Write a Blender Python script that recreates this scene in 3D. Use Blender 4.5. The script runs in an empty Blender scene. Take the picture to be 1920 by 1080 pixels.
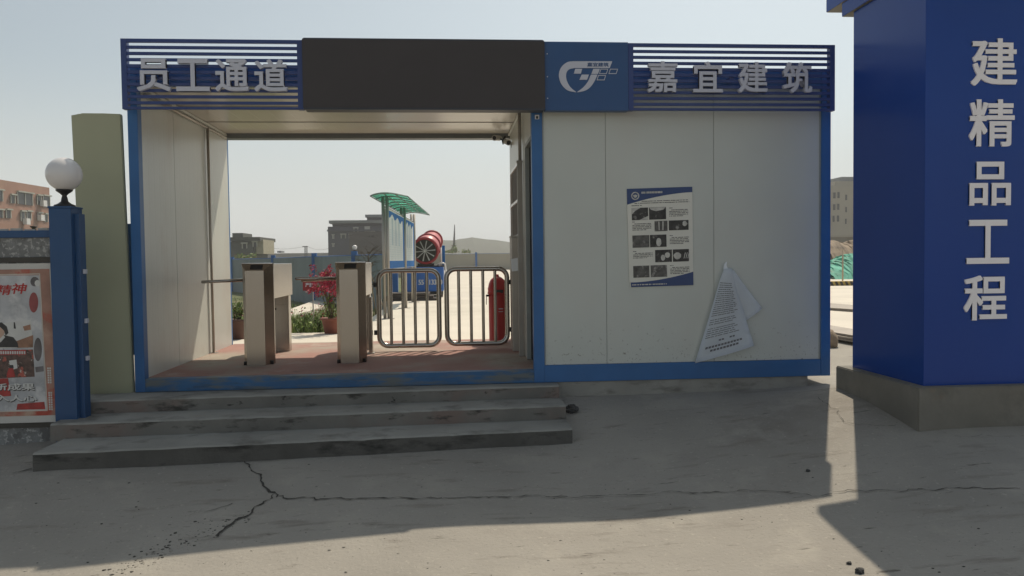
import bpy, bmesh, math, random
import numpy as np
from mathutils import Vector, Matrix
random.seed(7)
SC = bpy.context.scene
COL = SC.collection
# ------------------------------------------------------------------ camera
CP = np.array([2.6294, -6.8232, 1.0721]); YAW, PIT, ROL, F = .0777, -.0361, -.0121, 1491.5
_fw = np.array([math.sin(YAW)*math.cos(PIT), math.cos(YAW)*math.cos(PIT), math.sin(PIT)])
_rt = np.array([math.cos(YAW), -math.sin(YAW), 0.]); _up = np.cross(_rt, _fw)
R2 = math.cos(ROL)*_rt + math.sin(ROL)*_up; U2 = -math.sin(ROL)*_rt + math.cos(ROL)*_up
cam = bpy.data.cameras.new('camera'); camo = bpy.data.objects.new('camera', cam); COL.objects.link(camo)
M4 = Matrix.Identity(4)
for i in range(3):
    M4[i][0] = R2[i]; M4[i][1] = U2[i]; M4[i][2] = -_fw[i]; M4[i][3] = CP[i]
camo.matrix_world = M4
cam.sensor_width = 36; cam.lens = F/1920*36; cam.clip_end = 3000; cam.clip_start = .05
SC.camera = camo
# ------------------------------------------------------------------ world, sun, exposure
SD = Vector((-.32, -.63, -1.)).normalized()            # the way sunlight travels
SUN_EL = math.asin(-SD.z); SUN_AZ = math.atan2(-SD.x, -SD.y)   # azimuth from +Y towards +X
W = bpy.data.worlds.new('World'); SC.world = W; W.use_nodes = True
wn = W.node_tree; bg = wn.nodes['Background']
sky = wn.nodes.new('ShaderNodeTexSky'); sky.sky_type = 'NISHITA'; sky.sun_disc = False
sky.sun_elevation = SUN_EL; sky.sun_rotation = SUN_AZ
sky.air_density = 1.0; sky.dust_density = 2.2; sky.ozone_density = 1.0
hs = wn.nodes.new('ShaderNodeHueSaturation'); hs.inputs['Saturation'].default_value = .44
wn.links.new(sky.outputs[0], hs.inputs['Color'])
# pale haze low over the horizon
wtc = wn.nodes.new('ShaderNodeTexCoord'); wsp = wn.nodes.new('ShaderNodeSeparateXYZ'); wn.links.new(wtc.outputs['Generated'], wsp.inputs[0])
wmr = wn.nodes.new('ShaderNodeMapRange'); wmr.interpolation_type = 'SMOOTHSTEP'; wmr.inputs[1].default_value = .0; wmr.inputs[2].default_value = .24
wmr.inputs[3].default_value = 1; wmr.inputs[4].default_value = .0; wn.links.new(wsp.outputs[2], wmr.inputs[0])
wmx = wn.nodes.new('ShaderNodeMix'); wmx.data_type = 'RGBA'; wn.links.new(wmr.outputs[0], wmx.inputs[0]); wtn = wn.nodes.new('ShaderNodeMix'); wtn.data_type = 'RGBA'; wtn.blend_type = 'MULTIPLY'; wtn.inputs[0].default_value = 1; wn.links.new(hs.outputs[0], wtn.inputs[6]); wtn.inputs[7].default_value = (.945, 1.0, .965, 1); wn.links.new(wtn.outputs[2], wmx.inputs[6])
wmx.inputs[7].default_value = (7.05, 7.2, 6.95, 1); wn.links.new(wmx.outputs[2], bg.inputs['Color'])
bg.inputs['Strength'].default_value = .106
sl = bpy.data.lights.new('sun', 'SUN'); sl.energy = 3.8; sl.angle = math.radians(.5); sl.color = (1, .885, .71)
so = bpy.data.objects.new('sun', sl); COL.objects.link(so); so.rotation_euler = SD.to_track_quat('-Z', 'Y').to_euler()
SC.view_settings.view_transform = 'Standard'; SC.view_settings.look = 'None'
SC.view_settings.exposure = 0; SC.view_settings.gamma = 1
SC.cycles.max_bounces = 8; SC.cycles.diffuse_bounces = 5

# ------------------------------------------------------------------ helpers
def ray(u, v): return _fw + R2*(u-960)/F - U2*(v-540)/F
def at(u, v, X=None, Y=None, Z=None):                   # measured position of a photo point on a known plane
    d = ray(u, v); t = (X-CP[0])/d[0] if X is not None else (Y-CP[1])/d[1] if Y is not None else (Z-CP[2])/d[2]
    return Vector(CP + t*d)

def tag(o, label=None, cat=None, group=None, kind=None):
    if label: o['label'] = label
    if cat: o['category'] = cat
    if group: o['group'] = group
    if kind: o['kind'] = kind
    return o
def thing(name, loc, label, cat, group=None, rz=0):
    o = bpy.data.objects.new(name, None); o.empty_display_size = .1; COL.objects.link(o)
    o.location = loc; o.rotation_euler = (0, 0, rz)
    return tag(o, label, cat, group)
def wm(o):                                              # world matrix of a thing or part (only roots rotate)
    if o is None: return Matrix.Identity(4)
    m = Matrix.LocRotScale(o.location, o.rotation_euler, o.scale)
    return wm(o.parent) @ m if o.parent else m
def put(name, bm, m, parent=None, smooth=False, local=False):
    me = bpy.data.meshes.new(name)
    bmesh.ops.recalc_face_normals(bm, faces=bm.faces)
    if parent is not None and not local: bm.transform(wm(parent).inverted())
    bm.to_mesh(me); bm.free()
    o = bpy.data.objects.new(name, me); COL.objects.link(o); o.parent = parent
    for mm in (m if isinstance(m, (list, tuple)) else [m]): me.materials.append(mm)
    if smooth:
        for pl in me.polygons: pl.use_smooth = True
    return o
def children(o): return [c for c in bpy.data.objects if c.parent == o]
def copy_tree(o, parent=None):
    c = o.copy(); COL.objects.link(c); c.parent = parent
    for ch in children(o): copy_tree(ch, c)
    return c
def B(): return bmesh.new()
def box(bm, x0, x1, y0, y1, z0, z1, bev=0, mi=0, rot=None):
    t = bmesh.new()
    vs = [t.verts.new((x, y, z)) for z in (z0, z1) for y in (y0, y1) for x in (x0, x1)]
    for f in ((0,2,3,1),(4,5,7,6),(0,1,5,4),(2,6,7,3),(0,4,6,2),(1,3,7,5)): t.faces.new([vs[i] for i in f])
    if bev: bmesh.ops.bevel(t, geom=t.edges[:], offset=bev, segments=2, affect='EDGES', profile=.6)
    if rot is not None:
        c = Vector(((x0+x1)/2, (y0+y1)/2, (z0+z1)/2))
        t.transform(Matrix.Translation(c) @ rot.to_4x4() @ Matrix.Translation(-c))
    join(bm, t, mi)
def join(bm, t, mi=0):
    mp = {}
    for v in t.verts: mp[v] = bm.verts.new(v.co)
    for f in t.faces:
        try:
            g = bm.faces.new([mp[v] for v in f.verts]); g.material_index = mi; g.smooth = f.smooth
        except ValueError: pass
    t.free()
def prism(bm, pts, axis, a, b, mi=0):                   # closed outline pts (two coords) extruded along axis from a to b
    def mk(p, t): return {'x': (t, p[0], p[1]), 'y': (p[0], t, p[1]), 'z': (p[0], p[1], t)}[axis]
    v0 = [bm.verts.new(mk(p, a)) for p in pts]; v1 = [bm.verts.new(mk(p, b)) for p in pts]
    n = len(pts); fs = [bm.faces.new(v0), bm.faces.new(v1[::-1])]
    for i in range(n): fs.append(bm.faces.new((v0[i], v0[(i+1) % n], v1[(i+1) % n], v1[i])))
    for f in fs: f.material_index = mi
def poly(bm, pts, mi=0):
    f = bm.faces.new([bm.verts.new(p) for p in pts]); f.material_index = mi; return f
def frame_at(d):
    d = Vector(d).normalized(); u = d.orthogonal().normalized(); return u, d.cross(u)
def tube(bm, path, r, seg=10, closed=False, mi=0, caps=True):
    pts = [Vector(q) for q in path]; n = len(pts); rr = r if isinstance(r, (list, tuple)) else [r]*n
    rings = []; u = None
    for i, q in enumerate(pts):
        a = pts[i-1] if (i or closed) else q; b = pts[(i+1) % n] if (i < n-1 or closed) else q
        d = (b-a).normalized()
        if u is None: u = d.orthogonal().normalized()
        u = (u - d*u.dot(d)).normalized(); w = d.cross(u)
        rings.append([bm.verts.new(q + (u*math.cos(2*math.pi*k/seg) + w*math.sin(2*math.pi*k/seg))*rr[i]) for k in range(seg)])
    for i in range(n if closed else n-1):
        A, C = rings[i], rings[(i+1) % n]
        for k in range(seg):
            f = bm.faces.new((A[k], A[(k+1) % seg], C[(k+1) % seg], C[k])); f.smooth = True; f.material_index = mi
    if caps and not closed:
        for R in (rings[0][::-1], rings[-1]): bm.faces.new(R).material_index = mi
def lathe(bm, prof, c, seg=24, mi=0, axis=None):        # prof: (radius, height) pairs about a vertical axis at c
    c = Vector(c); rot = Vector(axis).to_track_quat('Z', 'Y').to_matrix() if axis is not None else Matrix.Identity(3)
    rings = []
    for r, h in prof:
        rings.append([bm.verts.new(c + rot @ Vector((r*math.cos(2*math.pi*k/seg), r*math.sin(2*math.pi*k/seg), h))) for k in range(seg)])
    for A, C in zip(rings, rings[1:]):
        for k in range(seg):
            f = bm.faces.new((A[k], A[(k+1) % seg], C[(k+1) % seg], C[k])); f.smooth = True; f.material_index = mi
    bm.faces.new(rings[0][::-1]).material_index = mi; bm.faces.new(rings[-1]).material_index = mi
def rrect(x0, x1, z0, z1, r, n=7):
    pts = []
    for cx, cz, a0 in ((x1-r, z1-r, 0), (x0+r, z1-r, 90), (x0+r, z0+r, 180), (x1-r, z0+r, 270)):
        for k in range(n+1):
            a = math.radians(a0 + 90*k/n); pts.append((cx + r*math.cos(a), cz + r*math.sin(a)))
    return pts

# ------------------------------------------------------------------ materials
MATS = {}
def mat(name, col, rough=.6, metal=0., var=.12, scale=3., bump=0., bscale=40., stain=None, spec=.5, detail=6., stretch=None, aniso=0.):
    """principled; colour wanders by +-var; stain=(colour, scale, lo, hi) mixes a second colour where a noise passes lo..hi"""
    m = bpy.data.materials.new(name); m.use_nodes = True; nt = m.node_tree; N = nt.nodes; L = nt.links
    bs = N['Principled BSDF']; bs.inputs['Roughness'].default_value = rough; bs.inputs['Metallic'].default_value = metal
    bs.inputs['Specular IOR Level'].default_value = spec
    if aniso: bs.inputs['Anisotropic'].default_value = aniso
    tc = N.new('ShaderNodeTexCoord'); src = tc.outputs['Object']
    if stretch:
        mp = N.new('ShaderNodeMapping'); mp.inputs['Scale'].default_value = stretch; L.new(src, mp.inputs[0]); ssrc = mp.outputs[0]
    else: ssrc = src
    nz = N.new('ShaderNodeTexNoise'); nz.inputs['Scale'].default_value = scale; nz.inputs['Detail'].default_value = detail; L.new(ssrc, nz.inputs['Vector'])
    rp = N.new('ShaderNodeMapRange'); rp.inputs[1].default_value = .3; rp.inputs[2].default_value = .7
    rp.inputs[3].default_value = 1-var; rp.inputs[4].default_value = 1+var; L.new(nz.outputs['Fac'], rp.inputs[0])
    hv = N.new('ShaderNodeMix'); hv.data_type = 'RGBA'; hv.blend_type = 'MULTIPLY'; hv.inputs[0].default_value = 1
    hv.inputs[6].default_value = (*col, 1); L.new(rp.outputs[0], hv.inputs[7])
    out = hv.outputs[2]
    for st in (stain if isinstance(stain, list) else [stain] if stain else []):
        c2, s2, lo, hi = st[:4]
        n2 = N.new('ShaderNodeTexNoise'); n2.inputs['Scale'].default_value = s2; n2.inputs['Detail'].default_value = 8
        n2.inputs['Roughness'].default_value = .62
        if len(st) > 4:
            mp2 = N.new('ShaderNodeMapping'); mp2.inputs['Scale'].default_value = st[4]; L.new(src, mp2.inputs[0]); L.new(mp2.outputs[0], n2.inputs['Vector'])
        else: L.new(src, n2.inputs['Vector'])
        r2 = N.new('ShaderNodeMapRange'); r2.inputs[1].default_value = lo; r2.inputs[2].default_value = hi; L.new(n2.outputs['Fac'], r2.inputs[0])
        f = r2.outputs[0]
        if len(st) > 5:                                  # limited to a height band: full at z=a, none at z=b (splashes)
            sp = N.new('ShaderNodeSeparateXYZ'); g = N.new('ShaderNodeNewGeometry'); L.new(g.outputs['Position'], sp.inputs[0])
            r3 = N.new('ShaderNodeMapRange'); r3.inputs[1].default_value = st[5]; r3.inputs[2].default_value = st[6]
            r3.inputs[3].default_value = 1; r3.inputs[4].default_value = 0; L.new(sp.outputs[2], r3.inputs[0])
            mu = N.new('ShaderNodeMath'); mu.operation = 'MULTIPLY'; L.new(f, mu.inputs[0]); L.new(r3.outputs[0], mu.inputs[1]); f = mu.outputs[0]
        mx = N.new('ShaderNodeMix'); mx.data_type = 'RGBA'; L.new(f, mx.inputs[0]); L.new(out, mx.inputs[6]); mx.inputs[7].default_value = (*c2, 1); out = mx.outputs[2]
    L.new(out, bs.inputs['Base Color'])
    if bump:
        nb = N.new('ShaderNodeTexNoise'); nb.inputs['Scale'].default_value = bscale; nb.inputs['Detail'].default_value = 5; L.new(ssrc, nb.inputs['Vector'])
        bp = N.new('ShaderNodeBump'); bp.inputs['Strength'].default_value = bump; bp.inputs['Distance'].default_value = .01
        L.new(nb.outputs['Fac'], bp.inputs['Height']); L.new(bp.outputs[0], bs.inputs['Normal'])
    MATS[name] = m; return m
CONC = mat('ground_concrete', (.305, .285, .252), .9, var=.13, scale=1.1, bump=.5, bscale=45, detail=9,
           stain=[((.21, .19, .165), .55, .50, .72), ((.36, .335, .29), 2.3, .55, .75), ((.20, .18, .155), 3.2, .57, .72, (.6, 2.6, 1)), ((.12, .107, .09), 9., .645, .72, (.55, 2.4, 1)), ((.40, .37, .32), 30., .60, .74), ((.17, .155, .135), 48., .62, .72)])
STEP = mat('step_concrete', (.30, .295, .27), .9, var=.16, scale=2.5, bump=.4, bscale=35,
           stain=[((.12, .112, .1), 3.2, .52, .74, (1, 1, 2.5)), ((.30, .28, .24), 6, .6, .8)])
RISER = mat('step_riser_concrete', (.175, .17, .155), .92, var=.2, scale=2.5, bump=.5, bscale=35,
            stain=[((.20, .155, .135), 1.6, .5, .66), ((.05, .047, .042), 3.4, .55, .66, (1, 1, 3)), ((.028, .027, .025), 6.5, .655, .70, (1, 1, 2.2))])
YARD = mat('yard_concrete', (.62, .57, .49), .85, var=.08, scale=.6, bump=.1, stain=[((.5, .45, .38), .25, .5, .75, (1, 2.5, 1))])
EARTH = mat('earth', (.22, .19, .14), .95, var=.25, scale=.4, bump=.4, bscale=4)
GRASSG = mat('grass_ground', (.085, .105, .03), .95, var=.35, scale=1.5, bump=.6, bscale=12, stain=[((.16, .14, .06), .6, .5, .7)])
BLUE = mat('blue_paint', (.020, .125, .34), .45, var=.08, scale=4, bump=.03)
BLUEW = mat('worn_blue_paint', (.024, .115, .27), .55, var=.12, scale=4, bump=.12,
            stain=[((.12, .14, .15), 2.2, .46, .60, (1.2, 1, 6)), ((.03, .07, .13), 4, .58, .74, (1, 1, 5))])
LOUV = mat('louvre_blue', (.022, .052, .20), .45, var=.06)
LOGOB = mat('logo_panel_blue', (.014, .075, .22), .4, var=.06)
PILB = mat('pillar_blue', (.003, .052, .30), .24, var=.06, scale=.8, spec=.3, bump=.12, bscale=1.3)
DBLUE = mat('fence_blue', (.010, .066, .185), .45, var=.08)
WHITE = mat('panel_white', (.575, .605, .565), .38, var=.05, scale=1.2, bump=.08, bscale=1.6, stain=[((.57, .57, .53), 1.0, .5, .85, (1.5, 1, .6)), ((.16, .14, .11), 24, .63, .66, (1, 1, 1), .10, .55), ((.16, .14, .11), 55, .615, .645, (1, 1, 1), .05, .36)])
INNER = mat('inner_panel', (.60, .625, .585), .33, var=.05, scale=1, bump=.08, bscale=1.6, stain=[((.50, .46, .40), 1.1, .5, .8, (1, 1, .6))])
CEIL = mat('ceiling_panel', (.62, .59, .52), .22, var=.05, scale=1)
SEAM = mat('seam_grey', (.16, .16, .15), .6)
BLACKP = mat('black_panel', (.052, .046, .048), .62, var=.05, spec=.35)
SILV = mat('silver_letter', (.57, .585, .67), .5, metal=0., var=.03)
SILVP = mat('pillar_letter', (.92, .89, .92), .5, var=.03)
STEEL = mat('stainless', (.41, .37, .325), .27, metal=1, var=.05, scale=6, stretch=(60, 60, 1.2), bump=.02)
STEELT = mat('stainless_tube', (.42, .40, .37), .24, metal=1, var=.04)
STEELD = mat('dull_steel', (.42, .39, .35), .45, metal=.6, var=.08)
BLACK = mat('black_plastic', (.012, .012, .012), .45, var=.1)
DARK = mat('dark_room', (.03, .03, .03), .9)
PINK = mat('pink_floor', (.34, .185, .155), .85, var=.12, scale=2, bump=.2,
           stain=[((.33, .285, .235), .9, .46, .62), ((.42, .37, .31), 2.2, .56, .72), ((.2, .13, .11), 5, .62, .75)])
GREYT = mat('fence_grey_panel', (.20, .205, .205), .8, var=.25, scale=14, bump=.3, stain=[((.40, .40, .39), 30, .545, .575), ((.13, .13, .13), 9, .56, .62)])
STRIP = mat('dark_strip', (.055, .05, .042), .7)
OLIVE = mat('pale_green_paint', (.40, .41, .285), .75, var=.05, scale=1.5, bump=.05)
GLOBE = mat('white_globe', (.75, .73, .73), .25, var=.02)
RED = mat('red_paint', (.42, .018, .022), .4, var=.1)
REDL = mat('red_barrel', (.55, .17, .18), .38, var=.08)
PAPER = mat('paper', (.84, .88, .92), .8, var=.03)
INK = mat('ink', (.09, .09, .095), .8)
CREAMP = mat('poster_cream', (.74, .73, .66), .45, var=.04)
PBLUE = mat('poster_blue', (.02, .055, .18), .4, var=.05)
PH1 = mat('print_dark', (.03, .029, .028), .45, var=.7, scale=22, stain=[((.3, .29, .27), 17, .58, .66)])
PH2 = mat('print_grey', (.09, .087, .082), .45, var=.6, scale=20, stain=[((.42, .41, .38), 13, .54, .66)])
WPRINT = mat('print_pale', (.55, .54, .5), .5, var=.25, scale=20)

# ------------------------------------------------------------------ lettering
def glyphs(name, text, m, parent, x0, x1, z0, z1, yf, depth, bold=.02, rot=None, each=True, skew=0.):
    """raised characters facing -Y: text filled into x0..x1, z0..z1, front face at yf"""
    cu = bpy.data.curves.new('tmp', 'FONT'); cu.body = text; cu.extrude = .05; cu.offset = .004; cu.resolution_u = 3
    o = bpy.data.objects.new('tmp', cu); COL.objects.link(o); bpy.context.view_layer.update()
    me = bpy.data.meshes.new_from_object(o.evaluated_get(bpy.context.evaluated_depsgraph_get()))
    bpy.data.objects.remove(o); bpy.data.curves.remove(cu)
    bm = B(); bm.from_mesh(me); bpy.data.meshes.remove(me)
    xs = [v.co.x for v in bm.verts]; ys = [v.co.y for v in bm.verts]; a, b, c, d = min(xs), max(xs), min(ys), max(ys)
    for v in bm.verts:
        x, y, z = v.co
        fx, fy = (x-a)/(b-a), (y-c)/(d-c)
        v.co = (x0 + (x1-x0)*fx + skew*(fy-.5), yf + (depth if z < 0 else 0), z0 + (z1-z0)*fy)
    if rot is not None: bm.transform(rot)
    if bold > .006:                                      # heavier strokes: shifted copies, each a hair behind the last
        src = bm.copy(); wx, wz = bold*(x1-x0)*.6, bold*(z1-z0)*.6
        for k, (dx, dz) in enumerate(((-1, -1), (1, -1), (1, 1), (-1, 1))):
            t = src.copy(); t.transform(Matrix.Translation((dx*wx, depth*.02*(k+1), dz*wz))); join(bm, t)
        src.free()
    return put(name, bm, m, parent)
def spread(text, m, parent, X0, X1, w, z0, z1, yf, depth, bold=.02):
    n = len(text); st = (X1-X0-w)/(n-1)
    for i, ch in enumerate(text): glyphs('character', ch, m, parent, X0+i*st, X0+i*st+w, z0, z1, yf, depth, bold)

# ------------------------------------------------------------------ ground heights
GP = np.array([(-.25,-1.16,-.345),(1.5,-1.02,-.345),(3.54,-.86,-.335),(3.57,0,-.13),(5.8,0,-.09),(5.9,-.3,-.06),(5.9,-1.46,-.175),
 (7.2,-1.46,-.16),(4.87,-2.28,-.41),(.3,-2.35,-.595),(-.8,-2.6,-.63),(2.5,-2.4,-.49),(7.5,-2.6,-.33),(2.6,-4,-.58),(2.6,-7,-.64),(-4,-4,-.62),(8,-5,-.52),
 (-1,-.5,-.31),(-3,-.5,-.34),(-3,-3,-.55),(0,3.4,.025),(6,3.4,.025),(3,3.4,.025),(9,1.5,.01),(9,3.4,.025),(-3,3.4,.0),(-.2,.6,-.2),(12,-8,-.62),(-8,-8,-.66),(-8,0,-.33),
 (14,0,-.05),(2.6,-11,-.66),(-8,3.4,-.1),(14,3.4,.02),(14,-4,-.5),(-12,-12,-.68),(16,-12,-.66),(1.5,1,-.12),(4,1.5,-.05)])
def _phi(r2): return np.where(r2 > 1e-12, .5*r2*np.log(np.maximum(r2, 1e-12)), 0.)
_n = len(GP); _A = np.zeros((_n+3, _n+3))
_A[:_n, :_n] = _phi(((GP[:, None, :2]-GP[None, :, :2])**2).sum(-1)) + np.eye(_n)*.02
_A[:_n, _n] = 1; _A[:_n, _n+1:] = GP[:, :2]; _A[_n:, :_n] = _A[:_n, _n:].T
_wt = np.linalg.solve(_A, np.concatenate([GP[:, 2], [0, 0, 0]]))
def gz(x, y):
    d2 = (GP[:, 0]-x)**2 + (GP[:, 1]-y)**2
    return float(_wt[:_n] @ _phi(d2) + _wt[_n] + _wt[_n+1]*x + _wt[_n+2]*y)
def gat(u, v):                                           # photo point on the front ground
    d = ray(u, v); z = -.4
    for _ in range(30):
        t = (z-CP[2])/d[2]; q = CP+t*d; z = .5*z + .5*gz(q[0], q[1])
    return Vector((q[0], q[1], z))
def axis_vals(segs):
    out = []
    for a, b, s in segs: out += list(np.arange(a, b-1e-6, s))
    return out + [segs[-1][1]]
gx = axis_vals([(-12, -3, .5), (-3, 8, .11), (8, 16, .5)]); gy = axis_vals([(-12, -5, .4), (-5, 3.4, .11)])
bm = B(); rows = [[bm.verts.new((x, y, gz(x, y) + .004*math.sin(3.1*x+1.7*y)*math.sin(2.3*y-x))) for x in gx] for y in gy]
for a, b in zip(rows, rows[1:]):
    for i in range(len(gx)-1): bm.faces.new((a[i], a[i+1], b[i+1], b[i])).smooth = True
tag(put('ground', bm, CONC), kind='structure')
bm = B(); box(bm, -700, 700, -500, 900, -1.2, -.74); tag(put('terrain', bm, EARTH), kind='structure')
bm = B()
prism(bm, [(-6, 3.402), (30, 3.402), (30, 90), (1.2, 90), (1.2, 4.9), (-6, 4.9)], 'z', -.9, .04)
tag(put('yard', bm, YARD), kind='structure')
# cracks: thin dark gaps that follow the slab
def crack(pts, w0, w1, name='pavement_crack'):
    w0 *= .62; w1 *= .62
    P = [gat(*q) for q in pts]; full = []
    for a, b in zip(P, P[1:]):
        n = max(2, int((b-a).length/.03))
        for k in range(n): full.append(a.lerp(b, k/n))
    full.append(P[-1]); N = len(full); bm = B(); prev = None; jx = jy = 0
    for i, q in enumerate(full):
        jx = .75*jx + random.gauss(0, .010); jy = .75*jy + random.gauss(0, .010)
        t = (full[min(i+1, N-1)]-full[max(i-1, 0)]); t.z = 0; t.normalize(); nn = Vector((-t.y, t.x, 0))
        w = (w0 + (w1-w0)*i/N)*max(.15, random.gauss(.9, .5))*.5
        c = Vector((q.x+jx, q.y+jy, 0)); a, b = c+nn*w, c-nn*w
        a.z = gz(a.x, a.y)+.0075; b.z = gz(b.x, b.y)+.0075
        cur = (bm.verts.new(a), bm.verts.new(b))
        if prev: bm.faces.new((prev[0], prev[1], cur[1], cur[0]))
        prev = cur
    tag(put(name, bm, CRK), kind='structure')
CRK = mat('crack', (.05, .046, .04), 1)
crack([(458, 866), (472, 880), (488, 895), (492, 910), (514, 925), (520, 931)], .012, .03)
crack([(518, 930), (545, 933), (566, 934), (600, 939), (680, 938), (780, 937), (900, 934), (1000, 931), (1100, 933), (1165, 927), (1230, 930), (1330, 927), (1420, 923), (1560, 929)], .016, .009)
crack([(1560, 926), (1625, 925), (1690, 921), (1750, 917), (1830, 914), (1920, 917)], .008, .014)
crack([(516, 928), (500, 940), (470, 955), (450, 972), (420, 990), (390, 1010)], .012, .035)
crack([(1530, 745), (1552, 758), (1562, 775), (1575, 790), (1600, 797), (1680, 798)], .006, .005)
crack([(1790, 818), (1815, 820), (1840, 817)], .006, .004)
crack([(350, 968), (390, 958), (420, 950), (440, 944)], .004, .008)
crack([(20, 892), (60, 880)], .008, .012)
# broken, crumbling strip of concrete
bm = B()
for _ in range(230):
    t = random.random(); u = 470*(1-t) + 215*t + random.gauss(0, 16); v = 958*(1-t) + 1076*t + random.gauss(0, 7)
    q = gat(u, v); s = random.uniform(.003, .011)
    if random.random() < .5: s *= .6
    bmx = bmesh.new(); bmesh.ops.create_icosphere(bmx, subdivisions=1, radius=s)
    for w in bmx.verts: w.co = Vector((w.co.x*random.uniform(.6, 1.6), w.co.y*random.uniform(.6, 1.5), w.co.z*random.uniform(.3, .6))) + q
    join(bm, bmx, 0 if random.random() < .5 else 1)
GRIT = mat('dark_grit', (.06, .055, .048), 1, var=.5, scale=30); GRITL = mat('pale_grit', (.32, .30, .26), 1, var=.3, scale=30)
tag(put('broken_concrete', bm, [GRIT, GRITL]), 'crumbled dark grit along the broken crack in the paving', 'rubble', kind='stuff')
bm = B()
for _ in range(300):
    u, v = random.uniform(0, 1920), random.uniform(870, 1085)
    q = gat(u, v); s = random.choice((.002, .0025, .003, .004, .006))
    bmx = bmesh.new(); bmesh.ops.create_icosphere(bmx, subdivisions=1, radius=s)
    for w in bmx.verts: w.co = Vector((w.co.x*random.uniform(.6, 2.2), w.co.y, w.co.z*.5)) + q
    join(bm, bmx, 0 if random.random() < .55 else 1)
tag(put('loose_grit', bm, [GRIT, GRITL]), 'fine loose grit scattered over the concrete paving', 'grit', kind='stuff')
def rock(u, v, r, label, m, n=3):
    q = gat(u, v); t = bmesh.new(); bmesh.ops.create_icosphere(t, subdivisions=n, radius=r)
    ph = [random.uniform(0, 6) for _ in range(6)]
    for w in t.verts:
        d = w.co.normalized()
        k = 1 + .22*math.sin(7*d.x+ph[0])*math.sin(6*d.y+ph[1]) + .15*math.sin(13*d.z+ph[2]+5*d.x) + random.uniform(-.07, .07)
        w.co = Vector((w.co.x*k*1.15, w.co.y*k*.9, w.co.z*k*.8))
    t.transform(Matrix.Translation(q + Vector((0, 0, r*.45))))
    bm = B(); join(bm, t); tag(put('stone', bm, m), label, 'stone')
ROCK = mat('dark_rock', (.05, .05, .05), .8, var=.5, scale=20, bump=.6, bscale=30)
rock(1072, 772, .048, 'black lump of rubble lying beside the right end of the concrete steps', ROCK)
rock(1611, 1074, .021, 'larger dark pebble near the bottom edge on the sunlit paving', ROCK, 2)
rock(1592, 1058, .012, 'smaller dark pebble just behind the larger one on sunlit paving', ROCK, 2)
rock(1515, 884, .012, 'small dark pebble in the cabin shadow near its right edge', ROCK, 2)

# ------------------------------------------------------------------ entrance steps
st = thing('entrance_steps', (1.6, -.5, -.34), 'three worn grey concrete steps in front of the blue cabin threshold', 'steps')
RISER3 = mat('lowest_riser_concrete', (.10, .097, .09), .9, var=.25, scale=2.5, bump=.5, bscale=35, stain=[((.03, .03, .028), 2.6, .52, .66, (1, 1, 3))])  # lowest riser has a darker concrete tone than the two above
def step(n, xl, xr, yl, yr, zt, zb, yb=-.003):
    bm = B(); N = 46; T = []; Bt = []; Bk = []; rnd = random.Random(n)
    for i in range(N+1):
        t = i/N; x = xl+(xr-xl)*t; y = yl+(yr-yl)*t; j = rnd.gauss(0, .0025)
        T.append((x, y+j, zt+rnd.gauss(0, .0012))); Bt.append((x, y-.004+rnd.gauss(0, .002), zb)); Bk.append((x, yb, zt))
    e = .012
    R = [[bm.verts.new(q) for q in Bk], [bm.verts.new((a, b+e, c)) for a, b, c in T], [bm.verts.new((a, b, c-e)) for a, b, c in T], [bm.verts.new(q) for q in Bt]]
    for k in range(3):
        for i in range(N):
            f = bm.faces.new((R[k][i], R[k][i+1], R[k+1][i+1], R[k+1][i])); f.material_index = 0 if k < 1 else 1
            if k == 1: f.material_index = 0
    lo = [bm.verts.new((xl, yb, zb)), bm.verts.new((xr, yb, zb))]
    bm.faces.new([R[3][0], R[2][0], R[1][0], R[0][0], lo[0]]).material_index = 1
    bm.faces.new([R[0][-1], R[1][-1], R[2][-1], R[3][-1], lo[1]]).material_index = 1
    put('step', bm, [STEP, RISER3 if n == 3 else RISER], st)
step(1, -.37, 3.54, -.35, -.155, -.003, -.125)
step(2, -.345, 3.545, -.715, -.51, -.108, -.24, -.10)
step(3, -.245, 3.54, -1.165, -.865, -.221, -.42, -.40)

# ------------------------------------------------------------------ site cabin
D = 2.75; ZF = .112; ZC = 2.555
cab = thing('site_cabin', (3, 1.4, 0), 'white panelled container cabin with blue steel frame, left half an open walkway', 'cabin')
def cpart(name, boxes, m, bev=.004, parent=cab):
    bm = B()
    for b in boxes: box(bm, *b, bev=bev)
    return put(name, bm, m, parent)
PX0, PX1 = 3.345, 3.437                                  # the middle post
for x0, x1 in ((0, .08), (PX0, PX1), (5.915, 6.0)):
    w = cpart('corner_post', [(x0, x1, 0, .09, 0, 2.69)], BLUE)
    if x0 == PX0:
        bm = B(); box(bm, 3.375, 3.412, -.003, 0, 2.268, 2.305); f = put('lifting_lug', bm, GLOBE, w)
        bm = B(); box(bm, 3.384, 3.403, -.005, -.003, 2.272, 2.294); put('lug_hole', bm, BLACK, w)
for x0, x1 in ((0, .07), (3.385, PX1), (5.93, 6.0)): cpart('corner_post', [(x0, x1, D-.07, D, 0, 2.69)], BLUE)
cpart('bottom_beam', [(.08, PX0, .004, .10, .0, ZF-.003)], BLUEW)
cpart('bottom_beam', [(PX1, 5.915, .004, .10, .0, .148)], BLUE)
cpart('top_beam', [(.08, PX0, .004, .09, 2.545, 2.69), (PX1, 5.915, .004, .09, 2.545, 2.69)], BLUE)
cpart('top_beam', [(.07, 3.385, D-.15, D, 2.50, 2.69), (PX1, 5.93, D-.12, D, 2.50, 2.69)], mat('beam_grey', (.17, .19, .20), .5))
cpart('roof', [(.004, 5.996, .004, D-.004, 2.692, 2.715)], mat('roof_grey', (.3, .3, .3), .7))
cpart('floor', [(.075, PX1, .10, D+.02, .03, ZF)], PINK)
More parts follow.
